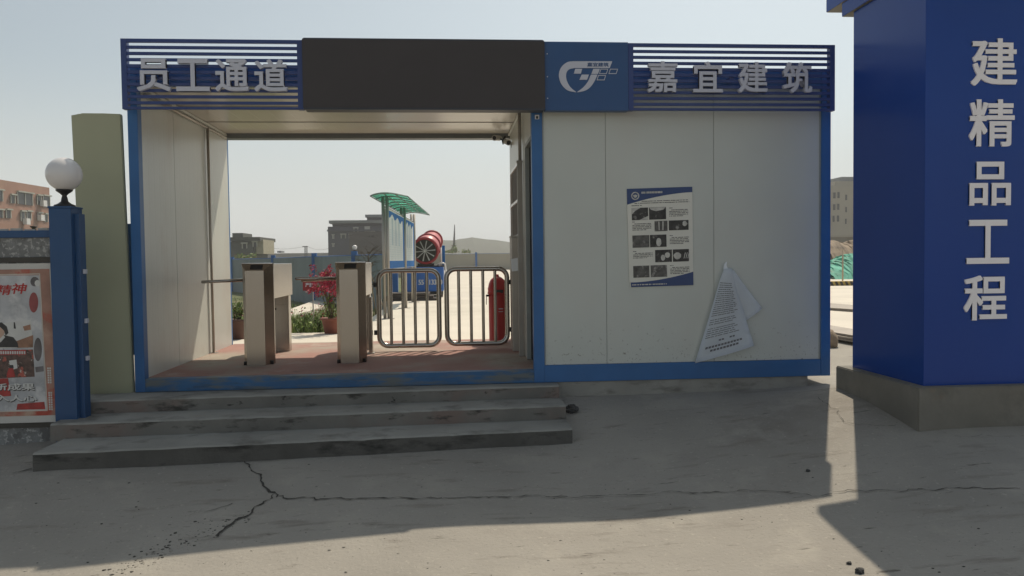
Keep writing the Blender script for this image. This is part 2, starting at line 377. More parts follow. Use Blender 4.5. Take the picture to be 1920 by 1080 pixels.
# ceiling panels with narrow joints across
bm = B(); y = .095
for y1 in (.96, 1.83, D-.152): box(bm, .02, 3.36, y, y1-.004, ZC, ZC+.04, bev=.003); y = y1
for x in np.arange(.3, 3.3, .19): box(bm, x, x+.004, .1, D-.16, ZC-.0015, ZC+.01)
put('ceiling', bm, CEIL, cab)
bm = B()
for y1 in (.96, 1.83): box(bm, .085, 3.34, y1-.016, y1+.006, ZC-.004, ZC+.004)
box(bm, .1, 3.33, .1, D-.16, ZC+.045, ZC+.055); put('ceiling_backing', bm, SEAM, cab)
bm = B(); box(bm, .079, .10, .095, D-.155, ZC-.03, ZC-.0045, bev=.004); put('gap_strip', bm, INNER, cab)  # strip added to cover the light gap between wall top and ceiling
bm = B(); box(bm, 3.336, 3.359, .095, D-.155, ZC-.03, ZC-.0045, bev=.004); put('gap_strip', bm, INNER, cab)
# side wall left: three panels with fine ribs
def ribbed(x0, x1, y0, y1, z0, z1, face, n):
    """panel whose 'face' side (+x or -x) carries shallow vertical ribs"""
    bm = B(); prof = []; h = .0006
    for k in range(n):
        a = y0+(y1-y0)*k/n; b = y0+(y1-y0)*(k+1)/n; w = (b-a)*.1
        prof += [(a, 0), (b-2*w, 0), (b-1.5*w, -h), (b-.5*w, -h)]
    prof.append((y1, 0)); xf = x1 if face > 0 else x0; xb = x0 if face > 0 else x1
    pts = [(xf + (d if face > 0 else -d), a) for a, d in prof] + [(xb, y1), (xb, y0)]
    prism(bm, pts, 'z', z0, z1); return bm
y = .092
for y1, n in ((.872, 6), (1.83, 7), (D-.072, 6)):
    put('wall_panel', ribbed(.012, .078, y, y1-.007, .02, 2.553, 1, n), INNER, cab); y = y1
cpart('wall_seam', [(.02, .070, .09, D-.07, .01, 2.52)], SEAM, bev=0)
bm = B(); tube(bm, [(.105, 1.86, ZF), (.105, 1.84, 2.51)], .014, 10); box(bm, .085, .15, 1.83, 1.90, ZF, ZF+.006); put('conduit', bm, STEELD, cab, smooth=False)
bm = B(); tube(bm, [(.10, .12, 2.49), (.10, D-.2, 2.50)], .014, 8); put('conduit', bm, STEELD, cab)
# front wall right: panels with hairline seams
xs = [PX1, 3.989, 4.948, 5.915]; SL = []
for a, b in zip(xs, xs[1:]):
    bm = B(); box(bm, a+.0015, b-.0015, .022, .08, .149, 2.545, bev=.003); put('wall_panel', bm, WHITE, cab)
cpart('wall_seam', [(PX1, 5.914, .03, .075, .15, 2.54)], SEAM, bev=0)
TRIM = mat('trim', (.34, .36, .35), .5)
for bb in ((PX1+.0005, PX1+.013, .016, .03, .15, 2.5), (5.902, 5.9145, .016, .03, .15, 2.5)): cpart('wall_trim', [bb], TRIM, bev=0)
# right and rear walls of the guard room
cpart('wall_panel', [(5.925, 5.985, .095, D-.075, .02, 2.5)], INNER); cpart('wall_panel', [(PX1, 5.925, D-.06, D-.01, .02, 2.49)], INNER)
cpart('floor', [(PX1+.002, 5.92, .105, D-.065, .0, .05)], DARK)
# partition between walkway and guard room: door opening y .16-.74, window y 1.32-2.50
PXa, PXb = 3.36, 3.425
cpart('wall_panel', [(PXa, PXb, .76, 1.30, ZF+.002, 2.552), (PXa, PXb, 1.30, 2.52, ZF+.002, 1.30), (PXa, PXb, 1.30, 2.52, 2.09, 2.552),
                     (PXa, PXb, 2.52, D-.072, ZF+.002, 2.552), (PXa, PXb, .092, .15, ZF+.002, 2.552), (PXa, PXb, .15, .76, 2.16, 2.552)], INNER, bev=.002)
win = cpart('window', [(PXa-.012, PXb, 1.30, 1.335, 1.30, 2.09), (PXa-.012, PXb, 2.485, 2.52, 1.30, 2.09), (PXa-.012, PXb, 1.335, 2.485, 2.055, 2.09),
                       (PXa-.012, PXb, 1.335, 2.485, 1.30, 1.335), (PXa-.010, PXb, 1.335, 2.485, 1.675, 1.705)], GLOBE, bev=.002)
bm = B()
for yy in np.arange(1.37, 2.47, .085): box(bm, PXa+.004, PXa+.022, yy, yy+.045, 1.336, 2.054)
put('grille', bm, mat('grille_brown', (.13, .105, .085), .6), win)
bm = B(); box(bm, PXa+.045, PXa+.05, 1.336, 2.484, 1.336, 2.054); put('pane', bm, mat('dark_glass', (.05, .05, .05), .15), win)
dr = cpart('door', [(PXa-.004, PXb+.004, .15, .185, ZF+.002, 2.16), (PXa-.004, PXb+.004, .725, .76, ZF+.002, 2.16), (PXa-.004, PXb+.004, .185, .725, 2.125, 2.16)], mat('door_frame', (.30, .33, .32), .5), bev=.002)
bm = B(); box(bm, PXb-.03, PXb-.004, .187, .723, ZF+.01, 2.122); put('doorway_shade', bm, mat('room_shade_black', (.010, .011, .012), .9, spec=.1), dr)  # near-black sheet paints the unlit room's darkness into the open doorway
bm = B(); box(bm, 3.303, 3.353, .985, 1.035, ZF, 2.02, bev=.004); box(bm, 3.298, 3.356, .98, 1.04, 2.02, 2.04, bev=.003); tube(bm, [(3.333, 1.01, 2.04), (3.333, 1.01, 2.52)], .017, 10)
put('conduit', bm, mat('conduit_grey', (.33, .31, .28), .5, metal=.3), cab)
# concrete plinth under the right half
bm = B(); prism(bm, [(3.46, .02), (5.80, .02), (5.80, .5), (3.46, .5)], 'z', -.3, -.003)
tag(put('plinth', bm, STEP), 'low rough concrete plinth under the right half of the cabin', 'plinth')
bm = B(); prism(bm, [(-.05, .02), (3.46, .02), (3.46, 2.7), (-.05, 2.7)], 'z', -.3, -.004)
tag(put('plinth', bm, STEP), 'concrete base under the open walkway behind the steps', 'plinth')

# ------------------------------------------------------------------ fascia signs
YS0, YS1 = -.13, -.07
def louvre_sign(name, X0, X1, label, text, lx0, lx1, lw, zshift):
    s = thing(name, ((X0+X1)/2, -.1, 2.32), label, 'sign')
    bm = B(); box(bm, X0, X0+.045, YS0, YS1, 2.322, 2.887, bev=.003); box(bm, X1-.045, X1, YS0, YS1, 2.322, 2.887, bev=.003)
    box(bm, X0+.045, X1-.045, YS0, YS0+.03, 2.858, 2.887, bev=.003); box(bm, X0+.045, X1-.045, YS0, YS0+.03, 2.322, 2.342, bev=.003)
    put('frame', bm, LOUV, s)
    bm = B(); z = 2.858
    for k in range(11):                                   # eleven slats, gaps between
        zt = 2.832 - k*.0495
        if zt-.0245 < 2.345: break
        box(bm, X0+.045, X1-.045, YS0+.004, YS0+.024, zt-.0245, zt, bev=.002)
    put('louvre', bm, LOUV, s)
    for x in (X0+.3, (X0+X1)/2, X1-.3):
        bm = B(); box(bm, x-.02, x+.02, YS0+.0245, .003, 2.585, 2.61); put('bracket', bm, LOUV, s)
    n = len(text); stp = (lx1-lx0-lw)/(n-1)
    for i, ch in enumerate(text): glyphs('character', ch, SILV, s, lx0+i*stp, lx0+i*stp+lw, 2.465+zshift, 2.716+zshift, -.165, .033, .028)
    return s
louvre_sign('louvred_sign', .012, 1.452, 'blue louvred sign board with silver characters 员工通道 above the open walkway', '员工通道', .148, 1.327, .255, .0)
louvre_sign('louvred_sign', 4.160, 5.972, 'blue louvred sign board with silver characters 嘉宜建筑 above the white wall', '嘉宜建筑', 4.321, 5.75, .25, .008)
s = thing('display_panel', (2.45, -.1, 2.32), 'long blank black display panel above the open walkway', 'panel')
bm = B(); prism(bm, rrect(1.453, 3.446, 2.317, 2.898, .022, 4), 'y', -.158, -.03); put('casing', bm, mat('casing_blueblack', (.03, .035, .05), .5), s)
bm = B(); box(bm, 1.457, 3.442, -.161, -.1575, 2.334, 2.884, bev=.001); put('screen', bm, BLACKP, s)
s = thing('logo_sign', (3.8, -.1, 2.32), 'plain blue sign panel with a silver emblem between the black panel and louvres', 'sign')
bm = B(); box(bm, 3.448, 4.159, YS0, -.04, 2.319, 2.893, bev=.003); put('panel', bm, LOGOB, s)
for x, z in ((3.47, 2.42), (3.47, 2.79), (3.47, 2.6)): bm = B(); tube(bm, [(x, YS0-.004, z), (x, YS0, z)], .005, 8); put('screw', bm, SILV, s)
def lg(q):
    w = at(1010+q[0]/6.194, 60+q[1]/6.194, Y=-.135); return (w.x, w.z)
bm = B(); YL = -.137
def bez(pts, n=8):                                        # Catmull-Rom through pts
    out = []
    for i in range(len(pts)-1):
        p0, p1, p2, p3 = pts[max(i-1, 0)], pts[i], pts[i+1], pts[min(i+2, len(pts)-1)]
        for k in range(n):
            t = k/n
            out.append(tuple(.5*(2*p1[j]+(p2[j]-p0[j])*t+(2*p0[j]-5*p1[j]+4*p2[j]-p3[j])*t*t+(3*p1[j]-p0[j]-3*p2[j]+p3[j])*t**3) for j in (0, 1)))
    return out + [pts[-1]]
C1 = [(855, 340)] + bez([(400, 340), (330, 352), (262, 410), (235, 500), (262, 600), (335, 676), (435, 700)]) + bez([(435, 696), (368, 640), (325, 560), (320, 485), (350, 436), (420, 418)]) + [(825, 418)]
prism(bm, [lg(q) for q in C1], 'y', YL, YS0)
C2 = [(608, 495), (683, 495)] + bez([(655, 560), (605, 635), (540, 680), (450, 700)]) + bez([(450, 694), (520, 640), (572, 575), (600, 510)])
prism(bm, [lg(q) for q in C2], 'y', YL, YS0)
for q in ([(635, 428), (710, 428), (690, 486), (612, 486)], [(425, 428), (505, 428), (490, 484), (408, 484)], [(500, 495), (583, 495), (562, 555), (473, 555)]): prism(bm, [lg(a) for a in q], 'y', YL, YS0)
for q in ([(720, 428), (808, 428), (790, 486), (702, 486)], [(830, 428), (922, 428), (903, 486), (812, 486)], [(692, 500), (782, 500), (766, 560), (674, 560)]):
    cx = sum(a[0] for a in q)/4; cy = sum(a[1] for a in q)/4
    inn = [(cx+(a[0]-cx)*.84, cy+(a[1]-cy)*.76) for a in q]
    for i in range(4):
        j = (i+1) % 4; prism(bm, [lg(q[i]), lg(q[j]), lg(inn[j]), lg(inn[i])], 'y', YL, YS0)
em = put('emblem', bm, SILV, s)
a = lg((565, 402)); b = lg((812, 358)); glyphs('lettering', '嘉宜建筑', LOGOB, em, a[0], b[0], a[1], b[1], YL-.002, .002, .01)

# ------------------------------------------------------------------ cameras under the ceiling
camw = mat('camera_white', (.55, .55, .53), .4)
def sec_cam(x, y, z, dirv, label):
    s = thing('security_camera', (x, y, z), label, 'camera', 'cameras under the walkway ceiling')
    d = Vector(dirv).normalized(); bm = B(); c = Vector((x, y, z))
    lathe(bm, [(.024, -.07), (.03, -.06), (.03, .055), (.033, .06), (.033, .075), (.026, .076)], c, 16, axis=d); put('body', bm, camw, s)
    bm = B(); lathe(bm, [(.025, .0765), (.02, .079), (.004, .080)], c, 16, axis=d); put('lens', bm, BLACK, s)
    bm = B(); tube(bm, [c - d*.03, c + Vector((.06, 0, -.02)), c + Vector((.095, .0, .02))], .012, 8); tube(bm, [c+Vector((.06, -.005, -.02)), c+Vector((.065, -.01, -.075))], [.012, .006], 8); put('bracket', bm, BLACK, s)
sec_cam(3.20, 2.42, 2.475, (-.6, -1, -.12), 'white bullet camera facing out at the right end of the walkway ceiling')
sec_cam(3.30, 2.40, 2.43, (.35, -1, -.3), 'second camera on a black bracket close to the partition wall')

# ------------------------------------------------------------------ turnstiles and swing gate
def turnstile(ox, label):
    s = thing('turnstile', (.83+ox, 1.3, ZF), label, 'turnstile', 'stainless tripod turnstiles in the walkway')
    X = lambda v: v+ox
    def leg(y0, flip):
        f = -1 if flip else 1
        pl = [(.695, .20), (.695, .075), (.735, 0), (.905, 0), (.965, .13), (.962, .17), (.93, .195), (.71, .195)]
        if flip: pl = [(.69, .0), (.90, .0), (.90, .12), (.86, .2), (.73, .2), (.69, .12)]
        bm = B(); pts = [(X(a), y0+b) for a, b in pl]
        if not flip:                                      # top front is cut back to a slope that carries the reader
            prism(bm, pts, 'z', ZF, .995)
            n = len(pts); lo = [bm.verts.new((a, b, .9955)) for a, b in pts]
            hi = [bm.verts.new((X(.69) if a < X(.8) and b < y0+.1 else X(.968) if a > X(.8) and b < y0+.14 else a, max(b, y0+.055), 1.066 if b > y0+.01 else 1.06)) for a, b in pts]
            bm.faces.new(lo[::-1]); bm.faces.new(hi)
            for i in range(n): bm.faces.new((lo[i], lo[(i+1) % n], hi[(i+1) % n], hi[i]))
        else: prism(bm, pts, 'z', ZF, .713)
        o = put('leg', bm, STEEL, s)
        if not flip:
            for bx, by in ((.705, .04), (.952, .08)): bm = B(); tube(bm, [(X(bx), y0+by, ZF), (X(bx), y0+by, ZF+.035)], .01, 8); put('bolt', bm, BLACK, o)
            bm = B(); y_, z_ = y0+.0275, 1.028; n = Vector((0, -.065, .055)).normalized()
            t = Vector((0, .055, .065)).normalized()
            c = Vector((X(.835), y_, z_)) + n*.004
            for sgn in (0,):
                q = [c+Vector((-.055, 0, 0))-t*.026, c+Vector((.055, 0, 0))-t*.026, c+Vector((.055, 0, 0))+t*.026, c+Vector((-.055, 0, 0))+t*.026]
                v0 = [bm.verts.new(k) for k in q]; v1 = [bm.verts.new(k-n*.01) for k in q]
                bm.faces.new(v0)
                for i in range(4): bm.faces.new((v0[i], v0[(i+1) % 4], v1[(i+1) % 4], v1[i]))
            put('card_reader', bm, BLACK, o)
        else:
            bm = B(); box(bm, X(.71), X(.885), y0-.006, y0-.0005, ZF+.03, .62, bev=.002); put('service_door', bm, STEEL, o)
            bm = B(); tube(bm, [(X(.765), y0-.012, .57), (X(.765), y0-.006, .57)], .008, 10); put('lock', bm, BLACK, o)
    leg(.72, False); leg(1.86, True)
    bm = B(); box(bm, X(.70), X(.905), .917, 2.06, .715, 1.058, bev=.006); put('housing', bm, STEEL, s)
    hub = Vector((X(.695), 1.32, .90))
    bm = B(); lathe(bm, [(.05, 0), (.05, .02), (.03, .03)], hub, 16, axis=(-1, 0, -.0)); put('hub', bm, STEELT, s)
    for e in ((-.52, -.05, -.016), (-.06, .28, -.40), (-.06, -.22, -.40)) if ox < .5 else ((-.47, -.05, .006), (-.46, .24, -.022), (-.06, .2, -.40)):
        bm = B(); d = Vector(e); tube(bm, [hub, hub+d*.98, hub+d], [.0165, .0165, .012], 12); put('arm', bm, STEELT, s)
turnstile(0, 'stainless turnstile nearer the left wall, its bar reaching towards that wall')
turnstile(.862, 'stainless turnstile in the middle of the walkway beside the swing gate')
def gate_leaf(x0, x1, z0, z1, y, label, hinge):
    s = thing('swing_gate', ((x0+x1)/2, y, ZF), label, 'gate', 'tubular swing gate leaves')
    r = .026; bm = B(); pts = rrect(x0+r, x1-r, z0+r, z1-r, .095, 6); tube(bm, [(a, y, c) for a, c in pts], r, 12, closed=True); put('frame', bm, STEELT, s)
    n = 4
    for k in range(n):
        x = x0+r + (x1-x0-2*r)*(k+1)/(n+1); bm = B(); tube(bm, [(x, y, z0+r), (x, y, z1-r)], .0165, 10, caps=False); put('bar', bm, STEELT, s)
    hx = x0 if hinge < 0 else x1
    for z in (z0+.17, z1-.17):
        bm = B(); box(bm, min(hx, hx+hinge*.03), max(hx, hx+hinge*.03), y-.012, y+.012, z-.025, z+.025, bev=.003); put('hinge', bm, BLACK, s)
gate_leaf(1.852, 2.536, .145, .992, 1.65, 'left leaf of the tubular steel swing gate, beside the middle turnstile', -1)
gate_leaf(2.566, 3.262, .152, 1.0, 1.65, 'right leaf of the tubular steel swing gate, in front of the red bin', 1)
s = thing('gate_post', (3.32, 1.6, ZF), 'wide stainless hinge post between the swing gate and the partition wall', 'post')
bm = B(); box(bm, 3.272, 3.358, 1.42, 1.68, ZF, 1.30, bev=.006); put('shaft', bm, STEELD, s)
bm = B(); box(bm, 3.268, 3.359, 1.413, 1.687, 1.30, 1.32, bev=.004); put('cap', bm, STEELD, s)
s = thing('gate_post', (1.82, 1.6, ZF), 'slim stainless hinge post behind the middle turnstile', 'post')
bm = B(); box(bm, 1.785, 1.822, 1.45, 1.53, ZF, .70, bev=.004); put('shaft', bm, STEEL, s)
bm = B(); box(bm, 1.765, 1.842, 1.43, 1.55, ZF, ZF+.012, bev=.002); put('foot_plate', bm, STEELD, s)
# notice taped to the hinge post
bm = B(); v = [(3.262, 1.411, 1.075), (3.352, 1.411, 1.09), (3.358, 1.405, .955), (3.27, 1.409, .945)]
prism(bm, [(a, c) for a, _, c in v], 'y', 1.407, 1.4115); tag(put('taped_note', bm, PAPER), 'small crumpled pale note taped on the stainless hinge post', 'note')

# ------------------------------------------------------------------ posters on the white wall
def quadmap(Q):                                           # bilinear map of (s,t) onto the quad, t from top
    a, b, c, d = [Vector(q) for q in Q]
    return lambda s, t, off=0: (a.lerp(b, s)).lerp(c.lerp(d, s), t) + Vector((0, -off, 0))
YW = .018
Q = [(4.172, YW, 1.671), (4.753, YW, 1.687), (4.190, YW, .816), (4.760, YW, .826)]
qm = quadmap(Q)
s = thing('notice_poster', (4.47, YW, .82), 'printed poster with blue header and rows of dark pictures on the white wall', 'poster')
def sheet(name, ol, m, off, parent, th=.0012):
    bm = B(); v0 = [bm.verts.new(qm(a, b, off)) for a, b in ol]; v1 = [bm.verts.new(qm(a, b, off-th)) for a, b in ol]
    n = len(ol); bm.faces.new(v0); bm.faces.new(v1[::-1])
    for i in range(n): bm.faces.new((v0[i], v0[(i+1) % n], v1[(i+1) % n], v1[i]))
    return put(name, bm, m, parent)
# edge curls away slightly at lower left in the photo: keep the sheet flat but 2 mm proud
base = sheet('sheet', [(0, 0), (1, 0), (1, 1), (.02, 1), (.0, .94)], CREAMP, .004, s, .003)
top = [(0, 0), (1, 0)] + [(1-x, .055+.105*x**1.8) for x in np.linspace(0, 1, 14)]
sheet('header', top, PBLUE, .0055, s); sheet('footer', [(1, 1), (.025, 1), (.02, .952)] + [(x, .953-.09*((x-.02)/.98)**1.9) for x in np.linspace(.1, 1, 12)], PBLUE, .0055, s)
bm = B(); R = [(.125+.062*math.cos(a)*k, .074+.041*math.sin(a)*k) for k in (1, .74) for a in np.linspace(0, 2*math.pi, 20, endpoint=False)]
vs = [bm.verts.new(qm(a, b, .0068)) for a, b in R]
for i in range(20): bm.faces.new((vs[i], vs[(i+1) % 20], vs[20+(i+1) % 20], vs[20+i]))
poly(bm, [qm(a, b, .0068) for a, b in ((.09, .063), (.115, .066), (.125, .058), (.135, .066), (.16, .063), (.15, .085), (.125, .095), (.10, .085))])
put('emblem', bm, WPRINT, s)
def dashes(name, lines, parent, h, m, off):
    bm = B()
    for x0, x1, t in lines:
        x = x0
        while x < x1-.005:
            w = min(random.uniform(.012, .05), x1-x); poly(bm, [qm(x, t, off), qm(x+w, t, off), qm(x+w, t+h, off), qm(x, t+h, off)]); x += w+random.choice((.003, .004, .012))
    put(name, bm, m, parent)
pics = [(.065,.195,.315,.32,0),(.33,.195,.59,.32,0),(.41,.335,.61,.44,1),(.63,.335,.935,.435,0),(.065,.475,.325,.60,1),(.335,.475,.59,.60,0),(.41,.63,.67,.755,0),(.685,.63,.935,.755,0),(.065,.785,.315,.905,1),(.335,.785,.59,.905,1)]
for a, b, c, d, k in pics:
    o = sheet('picture', [(a, b), (c, b), (c, d), (a, d)], PH2 if k else PH1, .0058, s)
def pale(pts): b_ = B(); poly(b_, [qm(a, b, .0066) for a, b in pts]); put('picture_detail', b_, WPRINT, s)
def blob(cx, cy, rx, ry, n=16): pale([(cx+rx*math.cos(a)*random.uniform(.9, 1.08), cy+ry*math.sin(a)*random.uniform(.9, 1.08)) for a in np.linspace(0, 2*math.pi, n, endpoint=False)])
blob(.875, .37, .035, .028); blob(.53, .71, .035, .03); blob(.60, .685, .04, .03); blob(.755, .695, .06, .036)
for k in range(3): pale([(.85+.03*k, .725), (.862+.03*k, .725), (.885+.03*k, .665), (.873+.03*k, .665)])
pale([(.18, .32), (.315, .28), (.315, .319), (.2, .319)]); pale([(.067, .196), (.20, .196), (.12, .225), (.067, .26)]); pale([(.332, .197), (.588, .197), (.55, .222), (.44, .235), (.36, .22)])
pale([(.47, .34), (.485, .34), (.487, .43), (.472, .43)]); pale([(.53, .34), (.55, .34), (.545, .43), (.53, .43)]); blob(.47, .55, .04, .045)
dashes('intro_print', [(.22, .93, .128), (.11, .95, .147), (.065, .22, .170)], s, .0065, INK, .0062)
for x0, x1, t0, n in ((.64, .93, .225, 5), (.07, .36, .355, 5), (.64, .94, .505, 5), (.07, .37, .655, 4), (.64, .94, .81, 5)):
    dashes('small_print', [(x0, x0+.05, t0-.02)] + [(x0+(.03 if k == 0 else 0), x1-(.08 if k == n-1 else 0), t0+k*.0155) for k in range(n)], s, .0065, INK, .0062)
dashes('title_print', [(.22, .54, .034)], s, .02, WPRINT, .0068); dashes('footer_print', [(.04, .34, .972), (.36, .58, .972)], s, .011, WPRINT, .0068)
# the torn notice hanging by one corner
s = thing('hanging_notice', (5.05, 0, .15), 'white printed notice hanging askew by its top corner, folded over', 'notice')
Yh = -.012
def pl3(u, v, d=0): w = at(u, v, Y=Yh); return Vector((w.x, w.y-d, w.z))
def strip_sheet(name, left, right, nseg, bul, m, parent, d0=0):
    bm = B(); rows = []
    for i in range(nseg+1):
        t = i/nseg; row = []
        a = Vector(left(t)); b = Vector(right(t))
        for j in range(9):
            k = j/8; q = a.lerp(b, k); row.append(bm.verts.new(pl3(q.x, q.y, d0 + bul*math.sin(math.pi*k)*(.35+t) + .012*t*math.sin(5*t+3*k))))
        rows.append(row)
    for A, C in zip(rows, rows[1:]):
        for j in range(8): bm.faces.new((A[j], A[j+1], C[j+1], C[j])).smooth = True
    e = bmesh.ops.solidify(bm, geom=bm.faces[:], thickness=.001)
    return put(name, bm, m, parent)
def pw(P):
    def f(t):
        for (t0, a), (t1, b) in zip(P, P[1:]):
            if t <= t1+1e-9: k = (t-t0)/(t1-t0); return (a[0]+(b[0]-a[0])*k, a[1]+(b[1]-a[1])*k, 0)
    return f
strip_sheet('back_fold', pw([(0, (1362, 505)), (1, (1398, 602))]), pw([(0, (1376, 507)), (1, (1428, 578))]), 8, .01, PAPER, s, .004)
fl, fr = pw([(0, (1357, 504)), (.12, (1350, 520)), (1, (1303, 681))]), pw([(0, (1372, 503)), (.12, (1376, 525)), (1, (1412, 648))])
strip_sheet('front_sheet', fl, fr, 14, .018, PAPER, s, .012)
bm = B()
for k in range(26):
    t = .17+.58*k/25
    if k in (16, 20): continue
    a, b = Vector(fl(t)), Vector(fr(t)); x = .06
    while x < .78 - .12*random.random():
        w = random.uniform(.03, .12); q = []
        for xx, tt in ((x, t), (min(x+w, .84), t), (min(x+w, .84), t+.0075), (x, t+.0075)):
            aa, bb = Vector(fl(tt)), Vector(fr(tt)); g = aa.lerp(bb, xx)
            q.append(pl3(g.x, g.y-2.2*0, .012+.018*math.sin(math.pi*xx)*(.35+tt)+.012*tt*math.sin(5*tt+3*xx)+.0028))
        poly(bm, q); x += w+random.choice((.008, .02))
PRI = mat('print_ink', (.16, .16, .18), .8); put('small_print', bm, PRI, s)
for t0, x0, x1, h in ((.80, .36, .42, .018), (.795, .58, .66, .018), (.855, .12, .80, .022), (.895, .22, .74, .022)):
    x = x0; bm = B()
    while x < x1:
        w = .045; q = []
        for xx, tt in ((x, t0), (x+w, t0), (x+w, t0+h), (x, t0+h)):
            aa, bb = Vector(fl(tt)), Vector(fr(tt)); g = aa.lerp(bb, xx)
            q.append(pl3(g.x, g.y, .012+.018*math.sin(math.pi*xx)*(.35+tt)+.012*tt*math.sin(5*tt+3*xx)+.0028))
        poly(bm, q); x += w+.014
    put('signature_print', bm, PRI, s)
bm = B(); prism(bm, [(q.x, q.z) for q in (pl3(1356, 506), pl3(1357, 497), pl3(1360, 492), pl3(1363, 490), pl3(1362, 498), pl3(1366, 507))], 'y', -.0165, -.0150); put('torn_corner', bm, PAPER, s)

# ------------------------------------------------------------------ blue gate pillar on the right
s = thing('gate_pillar', (6.52, -.89, -.2), 'tall glossy blue gate pillar with silver characters on a concrete base', 'pillar')
XL, YF, YB, XR = 6.0, -1.40, -.39, 7.03
bm = B(); box(bm, XL, XR, YF, YB, .125, 3.087, bev=.004); put('shaft', bm, PILB, s)
bm = B(); prism(bm, [(5.905, -1.49), (7.12, -1.49), (7.12, -.29), (5.905, -.29)], 'z', -.6, .13)
bmesh.ops.bevel(bm, geom=bm.edges[:], offset=.008, segments=2, affect='EDGES'); put('base', bm, mat('pillar_base_concrete', (.20, .19, .165), .9, var=.2, scale=2.2, bump=.5, bscale=25, stain=[((.10, .095, .085), 2, .5, .75), ((.24, .18, .13), 3, .62, .8)]), s)
SOF = mat('soffit_olive', (.22, .2, .14), .7)
for ox, oy, z0, z1 in ((.03, .14, 3.09, 3.20), (.045, .39, 3.203, 3.34)):
    bm = B(); box(bm, XL-ox, XR+ox, YF-oy, YB+oy, z0, z1, bev=.003); put('canopy_tier', bm, PILB, s)
    bm = B(); box(bm, XL-ox+.006, XR+ox-.006, YF-oy+.006, YB+oy-.006, z0-.003, z0, bev=0); put('soffit', bm, SOF, s)
for ch, x0, x1, z0, z1 in (('建', 6.335, 6.672, 2.267, 2.592), ('精', 6.325, 6.655, 1.838, 2.163), ('品', 6.330, 6.633, 1.418, 1.722), ('工', 6.313, 6.625, 1.003, 1.309), ('程', 6.296, 6.612, .598, .911)):
    glyphs('character', ch, SILVP, s, x0, x1, z0, z1, YF-.012, .012, .022)

# ------------------------------------------------------------------ left: lamp post, fence, poster, pale green slab
s = thing('fence_post', (-.30, -.46, -.33), 'square blue fence post that carries the globe lamp', 'post')
bm = B(); box(bm, -.383, -.222, -.55, -.36, -.36, 1.500, bev=.004); put('shaft', bm, DBLUE, s)
bm = B(); box(bm, -.388, -.217, -.555, -.355, 1.500, 1.515, bev=.003); put('cap', bm, DBLUE, s)
bm = B(); box(bm, -.2215, -.185, -.50, -.40, -.3, 1.46, bev=.003); put('side_flange', bm, DBLUE, s)
for z in (1.0, .62, .33):
    bm = B(); box(bm, -.184, -.165, -.47, -.43, z, z+.035, bev=.003); put('clip', bm, SILV, s)
s = thing('globe_lamp', (-.305, -.46, 1.515), 'white globe lamp on a black turned stand on the blue post', 'lamp')
bm = B(); lathe(bm, [(.075, 0), (.075, .012), (.05, .022), (.026, .04), (.022, .065), (.016, .085), (.03, .1), (.055, .118), (.062, .13), (.05, .132)], (-.305, -.46, 1.515), 20); put('stand', bm, BLACK, s)
bm = B(); bmesh.ops.create_uvsphere(bm, u_segments=32, v_segments=20, radius=.128, matrix=Matrix.Translation((-.302, -.46, 1.763)))
for f in bm.faces: f.smooth = True
put('globe', bm, GLOBE, s, smooth=True)
s = thing('fence_wall', (-1.4, -.46, -.35), 'grey mottled fence wall with blue top rail left of the lamp post', 'fence')
bm = B(); box(bm, -3.2, -.384, -.49, -.44, -.40, 1.28); put('panel', bm, GREYT, s)
bm = B(); box(bm, -3.2, -.385, -.51, -.43, 1.281, 1.335, bev=.003); put('top_rail', bm, DBLUE, s)
bm = B(); box(bm, -3.2, -.386, -.505, -.491, 1.093, 1.132, bev=.002); box(bm, -3.2, -.386, -.505, -.491, -.172, -.136, bev=.002); put('rail', bm, STRIP, s)
bm = B()
for k in range(30): box(bm, -3.2+k*.1, -3.12+k*.1, -.48, -.46, 1.336, 1.345+.012*random.random())
put('top_filler', bm, mat('foam', (.5, .48, .44), .9), s)
# poster on the fence
PB = mat('poster_border', (.56, .55, .52), .5, var=.03); PO = mat('poster_orange', (.37, .20, .15), .5, var=.25, scale=6, stain=[((.42, .06, .035), 3.2, .52, .62), ((.5, .33, .25), 4, .55, .7)])
PG = mat('poster_pale', (.44, .45, .47), .5, var=.25, scale=5, stain=[((.62, .62, .62), 3.5, .5, .6), ((.11, .10, .10), 4.2, .64, .7, (1.3, 1, 1.1))])
s = thing('fence_poster', (-1.0, -.51, -.13), 'framed printed banner with red and white characters on the grey fence wall', 'poster')
YP = -.5065
def fp(u, v, off=0): w = at(u, v, Y=YP); return (w.x, w.z)
def flat(name, pts, m, off, parent=s, th=.001):
    bm = B(); prism(bm, pts, 'y', YP-off, YP-off+th); return put(name, bm, m, parent)
flat('board', [(-2.2, 1.085), (-.402, 1.085), (-.387, -.132), (-2.2, -.132)], PB, .004, th=.018)
flat('border_print', [(-2.15, 1.035)] + [fp(93, 504), fp(108, 778)] + [(-2.15, -.08)], PO, .0055)
flat('picture_ground', [(-2.1, 1.00)] + [fp(74, 516), fp(88, 768)] + [(-2.1, -.045)], PG, .0068)
def ink(name, pts, m, off=.008): return flat(name, [fp(*q) for q in pts], m, off)
PBR = mat('print_brown', (.30, .16, .10), .5, var=.4, scale=12); PRD = mat('print_red', (.38, .04, .035), .5, var=.3, scale=15); PBK = mat('print_black', (.03, .03, .032), .5, var=.3, scale=20); PSK = mat('print_skin', (.5, .34, .26), .5); PWH = mat('print_white', (.6, .6, .58), .5, var=.1, scale=9)
ink('picture', [(-40, 612), (59, 599), (63, 650), (-40, 655)], PWH)
ink('picture_detail', [(30, 640), (63, 628), (63, 651), (34, 652)], PBR, .0092)
ink('picture_detail', [(44, 612), (58, 608), (59, 618), (47, 620)], PBR, .0092)
